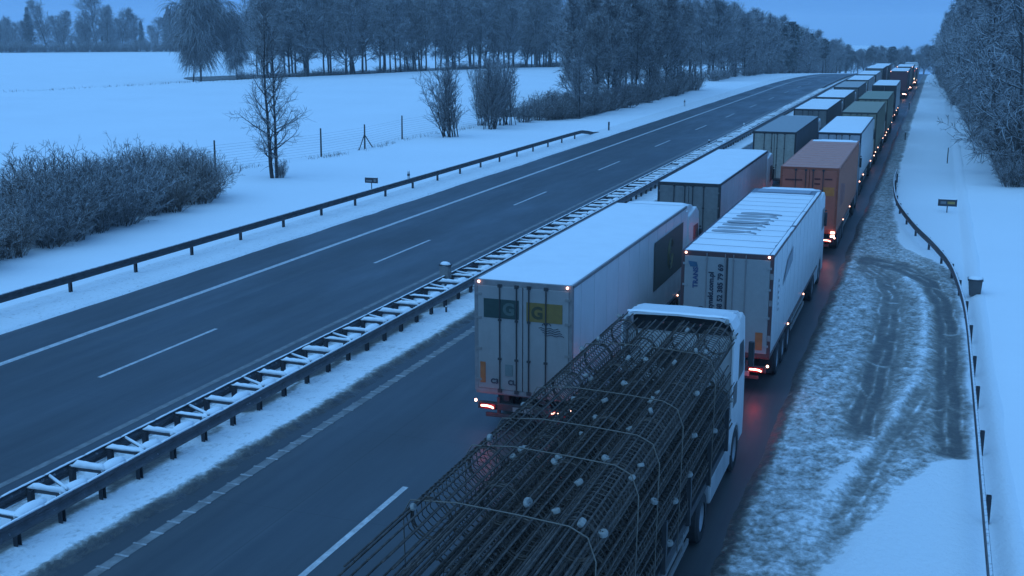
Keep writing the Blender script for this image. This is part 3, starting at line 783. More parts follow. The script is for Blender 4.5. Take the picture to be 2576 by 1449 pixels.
    if snow:
        link('roof_snow', cached(('rsnow', H, int(Y) % 3, W), lambda: snow_sheet(-W + .06, W - .06, .06, L - .05, top + .004, .035, int(Y))), M_ROOFSNOW if snow == 1 else snow, t)
    return t
def rear_plate(parent, name, x0, x1, z0, z1, m, y=-.036, th=.006):
    return link(name, MB().box(x0, x1, y - th, y, z0, z1).mesh('p'), m, parent)
def lettering(parent, s, size, m, loc, rot): return link('lettering', text_mesh(s, size), m, parent, loc, rot)

XL, XR = -9.10, -5.07
M_INK = plain('ink_dark', (.02, .028, .045), .6); M_INKG = plain('ink_grey', (.25, .27, .30), .6)
M_FRAMERED = plain('frame_brownred', (.075, .035, .035), .5, dirt=.2)
M_PURPLE = plain('grimy_purple', (.10, .08, .085), .6)

# L1 white trailer with green and yellow squares on its doors
t = semi('articulated_truck', 'white trailer with a green and a yellow square on its rear doors', XL - .02, 26.0, m_frame=M_FRAMEGREY, rods=True)
M_GRN = plain('square_green', (.018, .045, .04), .5); M_YEL = plain('square_yellow', (.19, .125, .03), .5); M_TEAL = plain('logo_teal', (.07, .11, .10), .5)
rear_plate(t, 'green_square', -1.02, -.10, 3.02, 3.50, M_GRN); rear_plate(t, 'yellow_square', .10, 1.02, 3.0, 3.48, M_YEL)
lettering(t, 'G', .42, M_TEAL, (-.52, -.046, 3.12), (R(90), 0, 0)); lettering(t, 'G', .42, plain('logo_olive', (.05, .05, .02), .5), (.22, -.046, 3.09), (R(90), 0, 0))
sq = MB()
for k in range(4): sq.tube([(.42 + .05 * k + u * .5, -.045, 2.86 - .055 * k + .02 * math.sin(u * 14 + k)) for u in np.linspace(0, 1, 9)], .008, 4)
sq.tube([(.62 + .11 * math.cos(a), -.045, 2.93 + .07 * math.sin(a)) for a in np.linspace(0, math.pi, 9)], .009, 4)
link('door_drawing', sq.mesh('d'), M_INK, t)['kind'] = 'stuff'
rear_plate(t, 'orange_plate', -1.12, -.98, 1.32, 1.86, M_ORANGEPL, -.034); rear_plate(t, 'grey_plate', -.46, -.26, 1.55, 1.84, plain('plate_teal', (.12, .16, .16), .6))
lettering(t, 'C3', .17, M_INK, (-.84, -.046, 1.33), (R(90), 0, 0)); lettering(t, 'CU', .17, M_INK, (-.38, -.046, 1.33), (R(90), 0, 0))
# side panel with pale round emblem near the front
link('side_poster', MB().box(1.276, 1.284, 8.7, 13.0, 1.95, 3.5).mesh('p'), plain('poster_green', (.055, .07, .06), .5), t)
em = MB()
for r0 in (.40, .30, .17): em.tube([(1.29, 11.0 + r0 * math.cos(a), 2.75 + 1.25 * r0 * math.sin(a)) for a in np.linspace(.6, 2 * math.pi - .1, 20)], .018, 4)
link('emblem', em.mesh('e'), plain('emblem_olive', (.14, .13, .07), .6), t)

# L2.. left queue
M_GREYC = plain('curtain_grey', (.19, .19, .185), .6, dirt=.3); M_GREYR = plain('roof_grey', (.30, .31, .31), .55, 0, .12)
M_DKREAR = plain('rear_dark', (.16, .165, .16), .6, dirt=.35); M_BEIGE = plain('curtain_beige', (.36, .35, .30), .6, dirt=.3)
M_SILVER = plain('side_silver', (.52, .53, .55), .3, .0, .05, dirt=.2, dirtcol=(.25, .24, .25), splash=.9)
semi('articulated_truck', 'white roofed trailer with silver side, right behind the squares trailer in the left queue', XL + .08, 45.8, m_body=M_SILVER, m_rear=M_GREYC, lod=0, markers=False, lit=False)
M_DUST = snow_mat('snow_thin', .0, 1, (.40, .415, .42))
semi('articulated_truck', 'grey curtain trailer with a bare grey roof beside the white box trailer', XL + .22, 70.8, 'curtain', m_body=plain('side_dark', (.09, .09, .10), .6), m_rear=M_BEIGE, m_roof=M_GREYR, lod=1, snow=0, markers=False)
semi('articulated_truck', 'trailer with snowy roof and dark rear ahead of the grey curtain trailer', XL + .2, 91.8, 'curtain', m_body=plain('side_brown', (.13, .12, .13), .6), m_rear=M_DKREAR, lod=1, markers=False)
semi('articulated_truck', 'trailer with snowy roof and grey side, fifth from the front of the left queue', XL + .25, 108.4, m_body=M_GREYC, m_rear=M_DKREAR, lod=1, markers=False)
semi('articulated_truck', 'trailer with thin grey snow on its roof, sixth in the left queue', XL + .25, 127.4, m_body=M_GREYC, m_rear=M_DKREAR, m_roof=M_GREYR, lod=1, snow=M_DUST, markers=False)
semi('articulated_truck', 'far snowy trailer with a pale rear, seventh in the left queue', XL + .2, 146, m_body=M_WHITE, m_rear=M_BEIGE, lod=2, markers=False)
semi('articulated_truck', 'far trailer with two pale roof bands, eighth in the left queue', XL + .2, 164, m_body=M_WHITE, m_rear=M_DKREAR, lod=2, markers=False)
semi('articulated_truck', 'far trailer with grimy side, ninth in the left queue', XL + .25, 183, m_body=M_PURPLE, m_rear=M_GREYC, lod=2, markers=False, H=4.2)
semi('articulated_truck', 'tiny far trailer, tenth in the left queue', XL + .2, 203, m_body=M_GREYC, lod=2, markers=False)

# R1 white box trailer with lettering
t = semi('articulated_truck', 'white box trailer with black upright lettering on its left rear door', XR, 31.5, m_frame=M_FRAMERED, snow=0, m_rear=plain('door_grey', (.25, .26, .26), .45, 0, .06, dirt=.25, dirtcol=(.22, .21, .21)), rods=False, m_roof=plain('roof_bare', (.17, .19, .22), .5))
top = 3.96
for k in range(13):
    y0 = .08 + k * 1.0
    if k == 12: y0, y1 = 12.08, 12.30
    else: y1 = y0 + .945
    link('roof_snow', snow_sheet(-1.21, 1.13, y0, y1, top + .004, .022, 60 + k), M_ROOFSNOW, t)
for y0, y1 in ((.08, 4.9), (5.2, 8.1), (8.2, 13.3)):
    link('roof_snow', snow_sheet(1.155, 1.27, y0, y1, top + .012, .03, 77), M_ROOFSNOW, t)
link('roof_hatch', MB().box(-1.0, .95, 12.5, 13.25, top, top + .05).mesh('h', .01), plain('hatch_blue', (.30, .33, .38), .5), t)
M_SNTRACE = snow_mat('snow_scraped', 0, 2, (.36, .38, .41))
rs = random.Random(5); sc = MB()
for k in range(7):                                             # looping strokes wiped into the roof snow
    y0 = 3.0 + k * .62; cx = -.35 + .05 * k
    sc.tube([(cx + .62 * math.cos(a) + .1 * math.sin(3 * a), y0 + .26 * math.sin(a) + .10 * a, top + .034) for a in np.linspace(.4, 5.2 + rs.random(), 22)], .030, 4)
link('wiped_strokes', sc.mesh('s'), M_SNTRACE, t)['kind'] = 'stuff'
lettering(t, '+48 52 385 79 69', .20, M_INK, (-.10, -.042, 2.20), (R(90), R(-90), 0))
lettering(t, 'awczynski.com.pl', .20, M_INK, (-.36, -.042, 2.02), (R(90), R(-90), 0))
lettering(t, 'TRANS', .19, plain('logo_blue', (.03, .06, .14), .5), (-.80, -.042, 2.92), (R(90), R(-90), 0))
link('logo_wing', MB().add([(-1.02, -.042, 3.52), (-.80, -.042, 3.52), (-.84, -.042, 3.66), (-1.08, -.042, 3.68)], [(0, 1, 2, 3)]).mesh('w'), plain('logo_teal2', (.03, .09, .15), .5), t)
link('round_emblem', MB().tube([(-.68 + .095 * math.cos(a), -.042, 2.30 + .095 * math.sin(a)) for a in np.linspace(0, 2 * math.pi, 17)], .012, 4).mesh('e'), M_INK, t)
for x in (-.56, -.05, .18, .52):
    link('lock_rod', cached('rodR1', lambda: MB().tube([(0, -.045, 1.12), (0, -.045, 3.93)], .013, 6).box(-.03, .03, -.06, -.03, 2.3, 2.36).box(-.03, .03, -.06, -.03, 3.74, 3.8).mesh('r')), M_FRAMEGREY, t, (x, 0, 0))
link('door_seam', MB().box(-.02, .035, -.04, -.028, 1.2, 3.82).mesh('s'), M_DARKTRIM, t)
rear_plate(t, 'orange_plate', .86, 1.06, 1.28, 1.78, M_ORANGEPL, -.034)
for z in (1.55, 2.55, 3.3):
    link('frame_plate', MB().box(1.19, 1.272, -.035, -.02, z, z + .16).mesh('p'), M_FRAMEGREY, t)
link('side_logo', MB().add([(1.279, 2.3, 2.62), (1.279, 4.6, 2.98), (1.279, 4.7, 3.42), (1.279, 3.3, 3.2)], [(0, 1, 2, 3)]).mesh('l'), M_INKG, t)
for k in range(6):
    z = 3.0 - k * .17
    link('side_glyph', cached('glyph', lambda: MB().add([(1.279, -.10, 0), (1.279, 0, -.06), (1.279, .10, .0), (1.279, 0, .06)], [(0, 1, 2, 3)]).mesh('g')), M_INK, t, (0, 1.35 + .04 * (k % 2), z))
# spare wheel and lamp board under the tail
link('tail_board', MB().box(-.2, .75, -.10, -.06, .52, .66).mesh('t', .01), M_WHITEDOOR, t)
point(t, (1.0, -.5, .45), (1, .04, .05), 3.5)

# R2 orange container
M_ORG = plain('container_orange', (.44, .135, .075), .5, 0, .12, 2, dirt=.25, dirtcol=(.2, .08, .05))
M_ORGD = plain('container_door', (.46, .115, .07), .5, 0, .12, 2, dirt=.3, dirtcol=(.14, .05, .03))
M_ORGROOF = plain('container_roof', (.55, .23, .17), .6, 0, .12, 2.5)
t = semi('container_truck', 'orange shipping container on a trailer with a rust-pink roof', XR + .05, 52.9, 'container', M_ORG, M_ORGD, M_ORGROOF, plain('orange_frame', (.30, .07, .035), .5), plain('cab_dark', (.10, .10, .12), .4), lod=0, snow=0, cat='container truck', markers=False, defl=False)
link('roof_snow', snow_sheet(-1.16, 1.2, 12.6, 13.55, 3.964, .03, 4), M_ROOFSNOW, t)
for k in range(11): link('roof_rib', cached('rrib', lambda: MB().box(-1.12, 1.12, -.05, .05, 3.955, 3.972).mesh('r', .006)), M_ORGROOF, t, (0, .9 + k * 1.05, 0))
M_DKRED = plain('ink_darkred', (.10, .015, .012), .6)
for (x0, x1, z) in ((-1.05, -.3, 3.35), (.22, .48, 3.42), (.22, .48, 3.2), (.66, 1.0, 3.42)):
    rear_plate(t, 'faded_marking', x0, x1, z, z + .07, M_DKRED)
rear_plate(t, 'orange_patch', .62, 1.12, 2.72, 3.1, plain('patch_orange', (.52, .16, .03), .5))
for k in range(4): link('side_marking', MB().box(1.276, 1.282, 1.6 + k * .75, 1.75 + k * .75, 2.0, 3.1 - .1 * k).mesh('m'), plain('ink_purple', (.10, .05, .09), .6), t)
for z in (.86, 1.02): link('stacked_lamp', MB().box(1.05, 1.24, -.09, -.05, z, z + .11).mesh('l', .02), M_MARK, t)
point(t, (-1.0, -.45, 1.0), (1, .05, .06), 7)
# R3.. right queue
semi('articulated_truck', 'white box trailer with a snow-white roof and grey stepped rear, ahead of the orange container', XR - .12, 71.4, m_rear=plain('rear_steel', (.34, .35, .38), .4), lod=1, markers=False, m_frame=plain('frame_navy', (.03, .035, .05), .5))
M_OLIVE = plain('tarp_olive', (.26, .25, .175), .65, dirt=.3); M_OLIVER = plain('tarp_olive_roof', (.30, .285, .205), .65); M_GREENR = plain('tarp_green_roof', (.25, .27, .19), .65)
semi('articulated_truck', 'olive tarpaulin trailer, the nearer of the two green ones', XR - .1, 89.4, 'curtain', M_OLIVE, M_OLIVE, M_OLIVER, plain('olive_dark', (.06, .06, .045), .6), lod=1, snow=0, markers=False)
semi('articulated_truck', 'green roofed tarpaulin trailer, the farther of the two green ones', XR - .05, 107.0, 'curtain', M_OLIVE, M_OLIVE, M_GREENR, plain('olive_dark', (.06, .06, .045), .6), lod=1, snow=0, markers=False)
semi('articulated_truck', 'trailer with white roof and blackish rear, beyond the green trailers', XR - .2, 133, m_body=M_SILVER, m_rear=M_DARKTRIM, lod=1, markers=False)
semi('articulated_truck', 'far trailer with reddish rear and red top lamps in the right queue', XR - .1, 178, m_body=M_PURPLE, m_rear=plain('rear_maroon', (.13, .05, .06), .6), lod=2, snow=1)
semi('articulated_truck', 'tiny far trailer with glowing tail lamps in the right queue', XR + .1, 199, m_body=M_PURPLE, m_rear=M_DKREAR, lod=2)
t = semi('articulated_truck', 'farthest truck of the right queue with a bright warm lamp', XR + .4, 219, m_body=M_PURPLE, m_rear=M_DKREAR, lod=2, H=3.2)
for k in range(3): link('brake_lamp', MB().box(-.2, .2, -.06, -.03, 0, .16).mesh('b', .02), M_REDHOT if k == 1 else M_RED, t, (-.7 + .7 * k, 0, 2.6))
link('work_lamp', MB().box(-.6, .9, -.1, -.05, 1.2, 1.45).mesh('w', .03), M_WARM, t)

# ------------------------------------------------------------------ R0 the flatbed loaded with reinforcement cages
t = thing('flatbed_truck', 'white flatbed truck loaded with dark reinforcement cages in the foreground', 'truck', (-5.0, 10.7, 0), 0, 'trucks queued on the motorway')
link('deck', MB().box(-1.27, 1.27, 0, 13.5, 1.02, 1.18).mesh('d', .01), M_CHASSIS, t)
link('headboard', MB().box(-1.25, 1.25, 13.5, 13.58, 1.18, 2.3).mesh('h', .01), plain('headboard_grey', (.16, .17, .18), .6, dirt=.3), t)
for s in (-1, 1):
    for k in range(7):
        link('stanchion', cached('stan', lambda: MB().box(-.04, .04, -.05, .05, 1.1, 2.05).mesh('s')), M_CHASSIS, t, (s * 1.31, .8 + k * 2.05, 0))
running_gear(t, 0)
rear_lamps(t, .92, .71)
# tractor, built closer: cab with open-backed deflector shell
tr = link('tractor', None, parent=t, loc=(0, -.25, 0))
link('cab_shell', cached('cab0', lambda: MB().prism([(14.42, .95), (14.42, 3.30), (15.75, 3.62), (16.12, 3.45), (16.42, 2.15), (16.50, 1.0), (16.46, .42), (15.62, .42), (15.55, .8), (15.25, 1.08), (14.85, 1.08), (14.55, .8)], -1.20, 1.20).mesh('cab', .04)), plain('cab_white_grimy', (.62, .62, .62), .4, 0, .06, 1.5, dirt=.4, dirtcol=(.2, .19, .18)), tr)
sh = MB()
arch_o = [(-1.27, 1.55), (-1.27, 3.55), (-1.18, 3.74), (-.95, 3.82), (0, 3.85), (.95, 3.82), (1.18, 3.74), (1.27, 3.55), (1.27, 1.55)]
arch_i = [(-1.235, 1.55), (-1.235, 3.53), (-1.15, 3.70), (-.93, 3.775), (0, 3.805), (.93, 3.775), (1.15, 3.70), (1.235, 3.53), (1.235, 1.55)]
n = len(arch_o); y0, y1 = 14.12, 14.95
v = [(x, y, z) for y in (y0, y1) for x, z in arch_o] + [(x, y, z) for y in (y0, y1) for x, z in arch_i]
f = []
for k in range(n - 1):
    f += [(k, k + 1, n + k + 1, n + k), (2 * n + k, 3 * n + k, 3 * n + k + 1, 2 * n + k + 1), (k, 2 * n + k, 2 * n + k + 1, k + 1), (n + k, n + k + 1, 3 * n + k + 1, 3 * n + k)]
f += [(0, n, 3 * n, 2 * n), (n - 1, 3 * n - 1, 4 * n - 1, 2 * n - 1)]
link('air_deflector', sh.add(v, f).mesh('deflector'), M_WHITE, tr)
link('deflector_roof', MB().prism([(14.9, 3.3), (14.9, 3.80), (15.6, 3.68), (15.8, 3.5)], -1.12, 1.12).mesh('r', .03), M_WHITE, tr)
link('deflector_snow', snow_ridge(2.3, .16, .035, 3, 'x'), M_ROOFSNOW, tr, (0, 14.20, 3.83))
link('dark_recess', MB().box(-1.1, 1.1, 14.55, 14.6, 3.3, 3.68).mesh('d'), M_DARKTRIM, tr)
link('rear_light_bar', MB().box(-.5, .75, 14.3, 14.36, 3.55, 3.60).mesh('b'), M_DARKTRIM, tr)
for x in (-.35, .5): marker(tr, x, 14.26, 3.60, .028, plain('lamp_unlit_pink', (.5, .2, .2), .4))
for x in (-.9, -.62, .62, .9): link('wall_seam', MB().box(x - .008, x + .008, 14.405, 14.419, 1.2, 3.25).mesh('w'), M_FRAMEGREY, tr)
for k, x in enumerate((-.25, -.12, .05, .2)): link('air_line', MB().tube([(x, 14.40, 1.9), (x + .03, 14.2, 1.7 - .06 * k), (x * .6, 13.95, 1.45), (x * .5, 13.75, 1.5)], .018, 5).mesh('a', smooth=True), M_TYRE, tr)
link('back_window', MB().box(-.5, .5, 14.40, 14.415, 2.5, 2.95).mesh('w'), M_GLASS, tr)
for s in (-1, 1):
    link('side_fairing', MB().box(s * 1.16 - .08, s * 1.16 + .08, 12.0, 14.4, .38, .98).mesh('f', .05), M_WHITE, tr)
    link('side_window', MB().add([(s * 1.205, 15.05, 2.05), (s * 1.205, 16.2, 2.1), (s * 1.205, 16.04, 2.9), (s * 1.205, 15.05, 2.95)], [(0, 1, 2, 3)]).mesh('w'), M_GLASS, tr)
    link('side_vent', MB().box(s * 1.272 - .006, s * 1.272 + .006, 14.3, 14.8, 1.75, 2.25).mesh('v'), M_GLASS, tr)
    link('wheel_arch', MB().tube([(s * 1.2, 15.05 + .60 * math.cos(a), .52 + .60 * math.sin(a)) for a in np.linspace(.1, math.pi - .1, 11)], .045, 5).mesh('a'), M_WHITE, tr)
    link('mirror', MB().box(s * 1.36 - .07, s * 1.36 + .07, 16.2, 16.3, 2.2, 2.8).mesh('m', .02), M_CHASSIS, tr)
    wheel(tr, s * 1.07, 15.05, .52, .34); wheel(tr, s * .98, 11.0, .52, .56)
link('windscreen', CACHE['wsc'], M_GLASS, tr)
link('frame', CACHE['tfr'], M_CHASSIS, tr)

def cage_meshes(L, r, nb, seed, pitch=.17, bare=1.9):
    rs = np.random.RandomState(seed)
    bars = MB()
    for k in range(nb):
        a = 2 * math.pi * k / nb + .2; e0 = rs.uniform(-.35, .25); e1 = rs.uniform(-.2, .5)
        x, z = r * math.cos(a), r * math.sin(a); w = rs.uniform(-.015, .015)
        bars.tube([(x, e0, z), (x + w, L * .5, z - .01), (x, L + e1, z)], .016, 5)
    turns = int((L - bare - .4) / pitch); P = []
    for i in range(turns * 10 + 1):
        a = 2 * math.pi * i / 10; y = bare + pitch * i / 10
        P.append(((r + .012) * math.cos(a), y + .01 * rs.randn(), (r + .012) * math.sin(a)))
    spiral = MB().tube(P, .0095, 3, False)
    rings = MB(); ys_ = np.arange(bare + .1, L, 2.1)
    for y in ys_:
        for dy in (0, .07):
            rings.tube([((r - .02) * math.cos(a), y + dy, (r - .02) * math.sin(a)) for a in np.linspace(0, 2 * math.pi, 21)], .014, 4, False)
    return bars.mesh('bars'), spiral.mesh('spiral'), rings.mesh('rings'), ys_
SP = MB().lathe_x([(-.03, .012), (-.03, .055), (-.015, .062), (.015, .062), (.03, .055), (.03, .012)], 10).mesh('spacer')
CG = [cage_meshes(12.9, .312, 13, 3, .15, 1.9), cage_meshes(12.6, .312, 12, 8, .18, 2.5), cage_meshes(12.8, .312, 14, 12, .15, 1.6)]
rr = random.Random(11)
toplab = ['leftmost cage in the top layer of the steel load', 'second cage from the left on top of the steel load', 'third cage from the left on top of the steel load', 'rightmost cage in the top layer of the steel load']
for lay in range(4):
    for c in range(4):
        vi = (lay * 2 + c) % 3; cg = CG[vi]
        x = -5.0 + (-.97 + c * .66) + rr.uniform(-.02, .02) - (.06 if lay == 3 and c == 0 else 0); z = 1.20 + .335 + lay * .645 + rr.uniform(-.015, .015)
        y = 11.45 + rr.uniform(-.2, .2)
        if lay == 3: lab, grp = toplab[c], 'reinforcement cages on the flatbed'
        elif c == 0: lab, grp = ['lowest', 'second lowest', 'third lowest'][lay] + ' cage on the left side of the steel load', 'reinforcement cages on the flatbed'
        elif c == 3: lab, grp = ['lowest', 'second lowest', 'third lowest'][lay] + ' cage on the right side of the steel load', 'reinforcement cages on the flatbed'
        else: lab, grp = 'dark reinforcement cage buried inside the steel load', 'reinforcement cages on the flatbed'
        k = thing('rebar_cage', lab, 'rebar cage', (x, y, z), 0, grp)
        k.rotation_euler.y = rr.uniform(0, 6.28)
        ra = k.rotation_euler.y
        link('long_bars', cg[0], M_REBAR, k)['kind'] = 'stuff'; link('spiral', cg[1], M_REBAR, k); link('stiffener_rings', cg[2], M_REBAR, k)['kind'] = 'stuff'
        if lay == 3 or c in (0, 3):
            for yy in cg[3]:
                for q in range(3 if lay == 3 else 1):
                    a = R(rr.choice([35, 70, 100, 140, 15, 165]) if lay == 3 else (0 if c == 3 else 180)) + ra
                    if rr.random() < (.62 if lay == 3 else .5):
                        link('spacer', SP, M_SPACER, k, (.345 * math.cos(a), yy + rr.uniform(-.5, .7), .345 * math.sin(a)), (0, -a + math.pi / 2 + rr.uniform(-.3, .3), rr.uniform(-.4, .4)), scale=rr.uniform(.85, 1.15))
for i, (yy, l) in enumerate(((13.9, 'nearest pale strap across the steel load'), (16.15, 'second pale strap across the steel load'), (17.5, 'third pale strap across the steel load'), (19.3, 'fourth pale strap across the steel load'), (22.4, 'farthest pale strap across the steel load'))):
    jg = (lambda k: .02 * math.sin(k * 2.3 + i))
    yy -= .7; pts = [(-6.44, yy + .3, 1.2), (-6.46, yy + .25, 3.5), (-6.32, yy + .2, 3.74), (-5.6, yy + .1, 3.84), (-4.7, yy, 3.845), (-3.98, yy - .06, 3.82), (-3.72, yy - .1, 3.72), (-3.60, yy - .13, 3.42), (-3.60, yy - .3, 1.2)]
    s_ = link('lashing_strap', MB().tube(pts, .0105, 5).mesh('strap', smooth=True), M_STRAP); tag(s_, l, 'strap', 'straps over the steel load')
#TREES
# ------------------------------------------------------------------ trees and shrubs
M_BARK = snowtop('bark_snowy', (.060, .054, .050), .9, .30, .62, .85, 6, (.62, .65, .68))
M_BARKD = snowtop('bark_dark', (.045, .041, .040), .9, .42, .75, .7, 6, (.60, .63, .66))
M_TWIG = snowtop('twig_snowy', (.105, .096, .092), .9, .05, .50, .85, 2.0, (.60, .63, .67))
M_TWIGD = snowtop('twig_dark', (.110, .094, .086), .9, .15, .60, .78, 1.3, (.64, .67, .70))
M_TWIGW = snowtop('twig_laden', (.090, .084, .082), .9, .10, .45, .92, 1.8, (.62, .65, .69))
M_SHRUB = snowtop('shrub_stem', (.125, .094, .074), .9, .15, .55, .75, 2.0, (.68, .70, .73))
M_NEEDLE = snowtop('needles', (.030, .055, .040), .85, .25, .85, .60, 2.0, (.55, .58, .61))

def tube_arrays(S, n):
    """S (m,8): p0, p1, r0, r1 -> verts, quads"""
    S = np.asarray(S, float); p0, p1, r0, r1 = S[:, :3], S[:, 3:6], S[:, 6:7], S[:, 7:8]
    d = p1 - p0; d /= np.linalg.norm(d, axis=1, keepdims=True) + 1e-9
    ref = np.where(np.abs(d[:, 2:3]) > .9, np.array([[1., 0, 0]]), np.array([[0, 0, 1.]]))
    a = np.cross(d, ref); a /= np.linalg.norm(a, axis=1, keepdims=True) + 1e-9; b = np.cross(d, a)
    m = len(S); V = np.zeros((m, 2 * n, 3))
    ph = np.arange(m) * 2.4
    for k in range(n):
        an = 2 * math.pi * k / n + ph; o = a * np.cos(an)[:, None] + b * np.sin(an)[:, None]
        V[:, k] = p0 + o * r0; V[:, n + k] = p1 + o * r1
    F = np.stack([np.stack([np.full(m, k), np.full(m, n + k), np.full(m, n + (k + 1) % n), np.full(m, (k + 1) % n)], 1) for k in range(n)], 1)
    F = F + (np.arange(m) * 2 * n)[:, None, None]
    return V.reshape(-1, 3), F.reshape(-1, 4)

class Tree:
    def __init__(s, seed): s.r = random.Random(seed); s.thick = []; s.thin = []
    def path(s, p, d, L, r0, r1, k, wob, lift, store):
        """a bending branch; returns its points and directions"""
        p = Vector(p); d = Vector(d).normalized(); pts = [p.copy()]; ds = [d.copy()]
        for i in range(k):
            d = (d + Vector((s.r.gauss(0, wob), s.r.gauss(0, wob), s.r.gauss(0, wob) + lift))).normalized()
            q = p + d * (L / k); a = r0 + (r1 - r0) * i / k; b = r0 + (r1 - r0) * (i + 1) / k
            store.append((*p, *q, a, b)); p = q; pts.append(p.copy()); ds.append(d.copy())
        return pts, ds
    def along(s, pts, u):
        x = u * (len(pts) - 1); i = min(int(x), len(pts) - 2); return pts[i].lerp(pts[i + 1], x - i)
    def side(s, d, ang):
        """a direction at an angle from d, random around it"""
        ref = Vector((s.r.gauss(0, 1), s.r.gauss(0, 1), s.r.gauss(0, 1)))
        a = d.cross(ref).normalized(); return (d * math.cos(ang) + a * math.sin(ang)).normalized()

def grow(seed, h, kind):
    T = Tree(seed); r = T.r
    P = dict(
        broad=dict(clear=.10, n=30, ang=(32, 66), len=.34, lift=.09, sub=10, tw=9, twl=.072, shape='round', wob=.14, twlift=.05),
        tall=dict(clear=.20, n=30, ang=(35, 70), len=.25, lift=.07, sub=9, tw=9, twl=.066, shape='round', wob=.14, twlift=.03),
        beech=dict(clear=.10, n=34, ang=(62, 95), len=.34, lift=.05, sub=10, tw=8, twl=.060, shape='cone', wob=.12, twlift=-.02),
        alder=dict(clear=.06, n=32, ang=(42, 68), len=.27, lift=.06, sub=7, tw=5, twl=.055, shape='cone', wob=.10, twlift=.06),
        birch=dict(clear=.16, n=28, ang=(30, 62), len=.32, lift=.02, sub=11, tw=12, twl=.13, shape='round', wob=.10, twlift=-.55),
    )[kind]
    r0 = h * .0125
    tp, td = T.path((0, 0, -.3), (r.gauss(0, .02), r.gauss(0, .02), 1), h * .97 + .3, r0, .012, 14, .035, .02, T.thick)
    for i in range(P['n']):
        u = P['clear'] + (1 - P['clear']) * ((i + r.random()) / P['n']) ** (.9)
        u = min(u, .985); base = T.along(tp, (u * h + .3) / (h * .97 + .3) if u * h < h * .97 else 1)
        v = (u - P['clear']) / (1 - P['clear'])
        prof = math.sin(math.pi * (.18 + .78 * v)) ** .7 if P['shape'] == 'round' else (1.02 - v) ** .75 * (.55 + .45 * min(1, v * 5))
        L = h * P['len'] * max(prof, .18) * r.uniform(.7, 1.2)
        az = i * 2.399 + r.uniform(-.5, .5); an = R(r.uniform(*P['ang'])) * (1 - .35 * v)
        d = Vector((math.sin(an) * math.cos(az), math.sin(an) * math.sin(az), math.cos(an)))
        lr = max(.016, r0 * .42 * (1 - .6 * v))
        bp, bd = T.path(base, d, L, lr, .010, 6, P['wob'], P['lift'], T.thick if L > h * .10 else T.thin)
        ns = max(3, int(P['sub'] * (.5 + L / (h * P['len']) * .6)))
        for j in range(ns):
            w = .15 + .85 * (j + r.random()) / ns
            q = T.along(bp, w); dd = bd[min(int(w * 6), 6)]
            sd = T.side(dd, R(r.uniform(28, 60))); sl = L * .42 * (1.1 - .55 * w) * r.uniform(.6, 1.3)
            sp, sdd = T.path(q, sd, sl, .012, .007, 3, P['wob'] * 1.3, P['twlift'] * .6 + .03, T.thin)
            nt_ = P['tw']
            for k in range(nt_):
                ww = .1 + .9 * (k + r.random()) / nt_
                q2 = T.along(sp, ww); td_ = T.side(sdd[min(int(ww * 3), 3)], R(r.uniform(25, 65)))
                tl = h * P['twl'] * r.uniform(.5, 1.25)
                if kind == 'birch':
                    T.path(q2, td_, tl * 1.5, .0085, .005, 3, .10, P['twlift'], T.thin)
                else:
                    tp2, tdd = T.path(q2, td_, tl, .0095, .006, 2, .16, P['twlift'], T.thin)
    return T
def grow_multi(seed, h, stems=9, spread=.30, dense=1.0):
    T = Tree(seed); r = T.r
    for s_ in range(stems):
        az = r.uniform(0, 6.28); an = abs(r.gauss(0, spread)) + .04
        d = Vector((math.sin(an) * math.cos(az), math.sin(an) * math.sin(az), math.cos(an)))
        L = h * r.uniform(.7, 1.02) / math.cos(min(an, .8)) * .95
        bp, bd = T.path((r.gauss(0, .42), r.gauss(0, .42), -.2), d, L, h * .0075 * r.uniform(.7, 1.2), .008, 8, .06, .03, T.thick)
        ns = int(22 * dense)
        for j in range(ns):
            w = .12 + .88 * (j + r.random()) / ns; q = T.along(bp, w); dd = bd[min(int(w * 8), 8)]
            sl = h * .23 * (1.15 - .70 * w) * r.uniform(.5, 1.3)
            sp, sdd = T.path(q, T.side(dd, R(r.uniform(25, 55))), sl, .011, .006, 3, .13, .07, T.thin)
            for k in range(5):
                ww = .15 + .85 * (k + r.random()) / 5; q2 = T.along(sp, ww)
                T.path(q2, T.side(sdd[min(int(ww * 3), 3)], R(r.uniform(25, 55))), h * .055 * r.uniform(.5, 1.3), .008, .005, 2, .15, .05, T.thin)
    return T
def grow_shrub(seed, h, stems=46, spread=.42):
    T = Tree(seed); r = T.r
    for s_ in range(stems):
        az = r.uniform(0, 6.28); an = min(abs(r.gauss(0, spread)), .72); br = r.random() ** .5 * h * .20
        d = Vector((math.sin(an) * math.cos(az), math.sin(an) * math.sin(az), math.cos(an)))
        L = h * r.uniform(.55, 1.05) * (1 - .12 * an)
        bp, bd = T.path((br * math.cos(az), br * math.sin(az), -.15), d, L, .016, .006, 5, .09, .05, T.thick if s_ % 3 == 0 else T.thin)
        for j in range(13):
            w = .15 + .85 * (j + r.random()) / 13; q = T.along(bp, w); dd = bd[min(int(w * 5), 5)]
            sp, sdd = T.path(q, T.side(dd, R(r.uniform(22, 60))), h * .16 * r.uniform(.4, 1.2), .009, .0055, 2, .14, .05, T.thin)
            for k in range(3):
                q2 = T.along(sp, .3 + .6 * r.random())
                T.path(q2, T.side(sdd[1], R(r.uniform(25, 60))), h * .07 * r.uniform(.5, 1.2), .0075, .005, 1, .1, .03, T.thin)
    return T
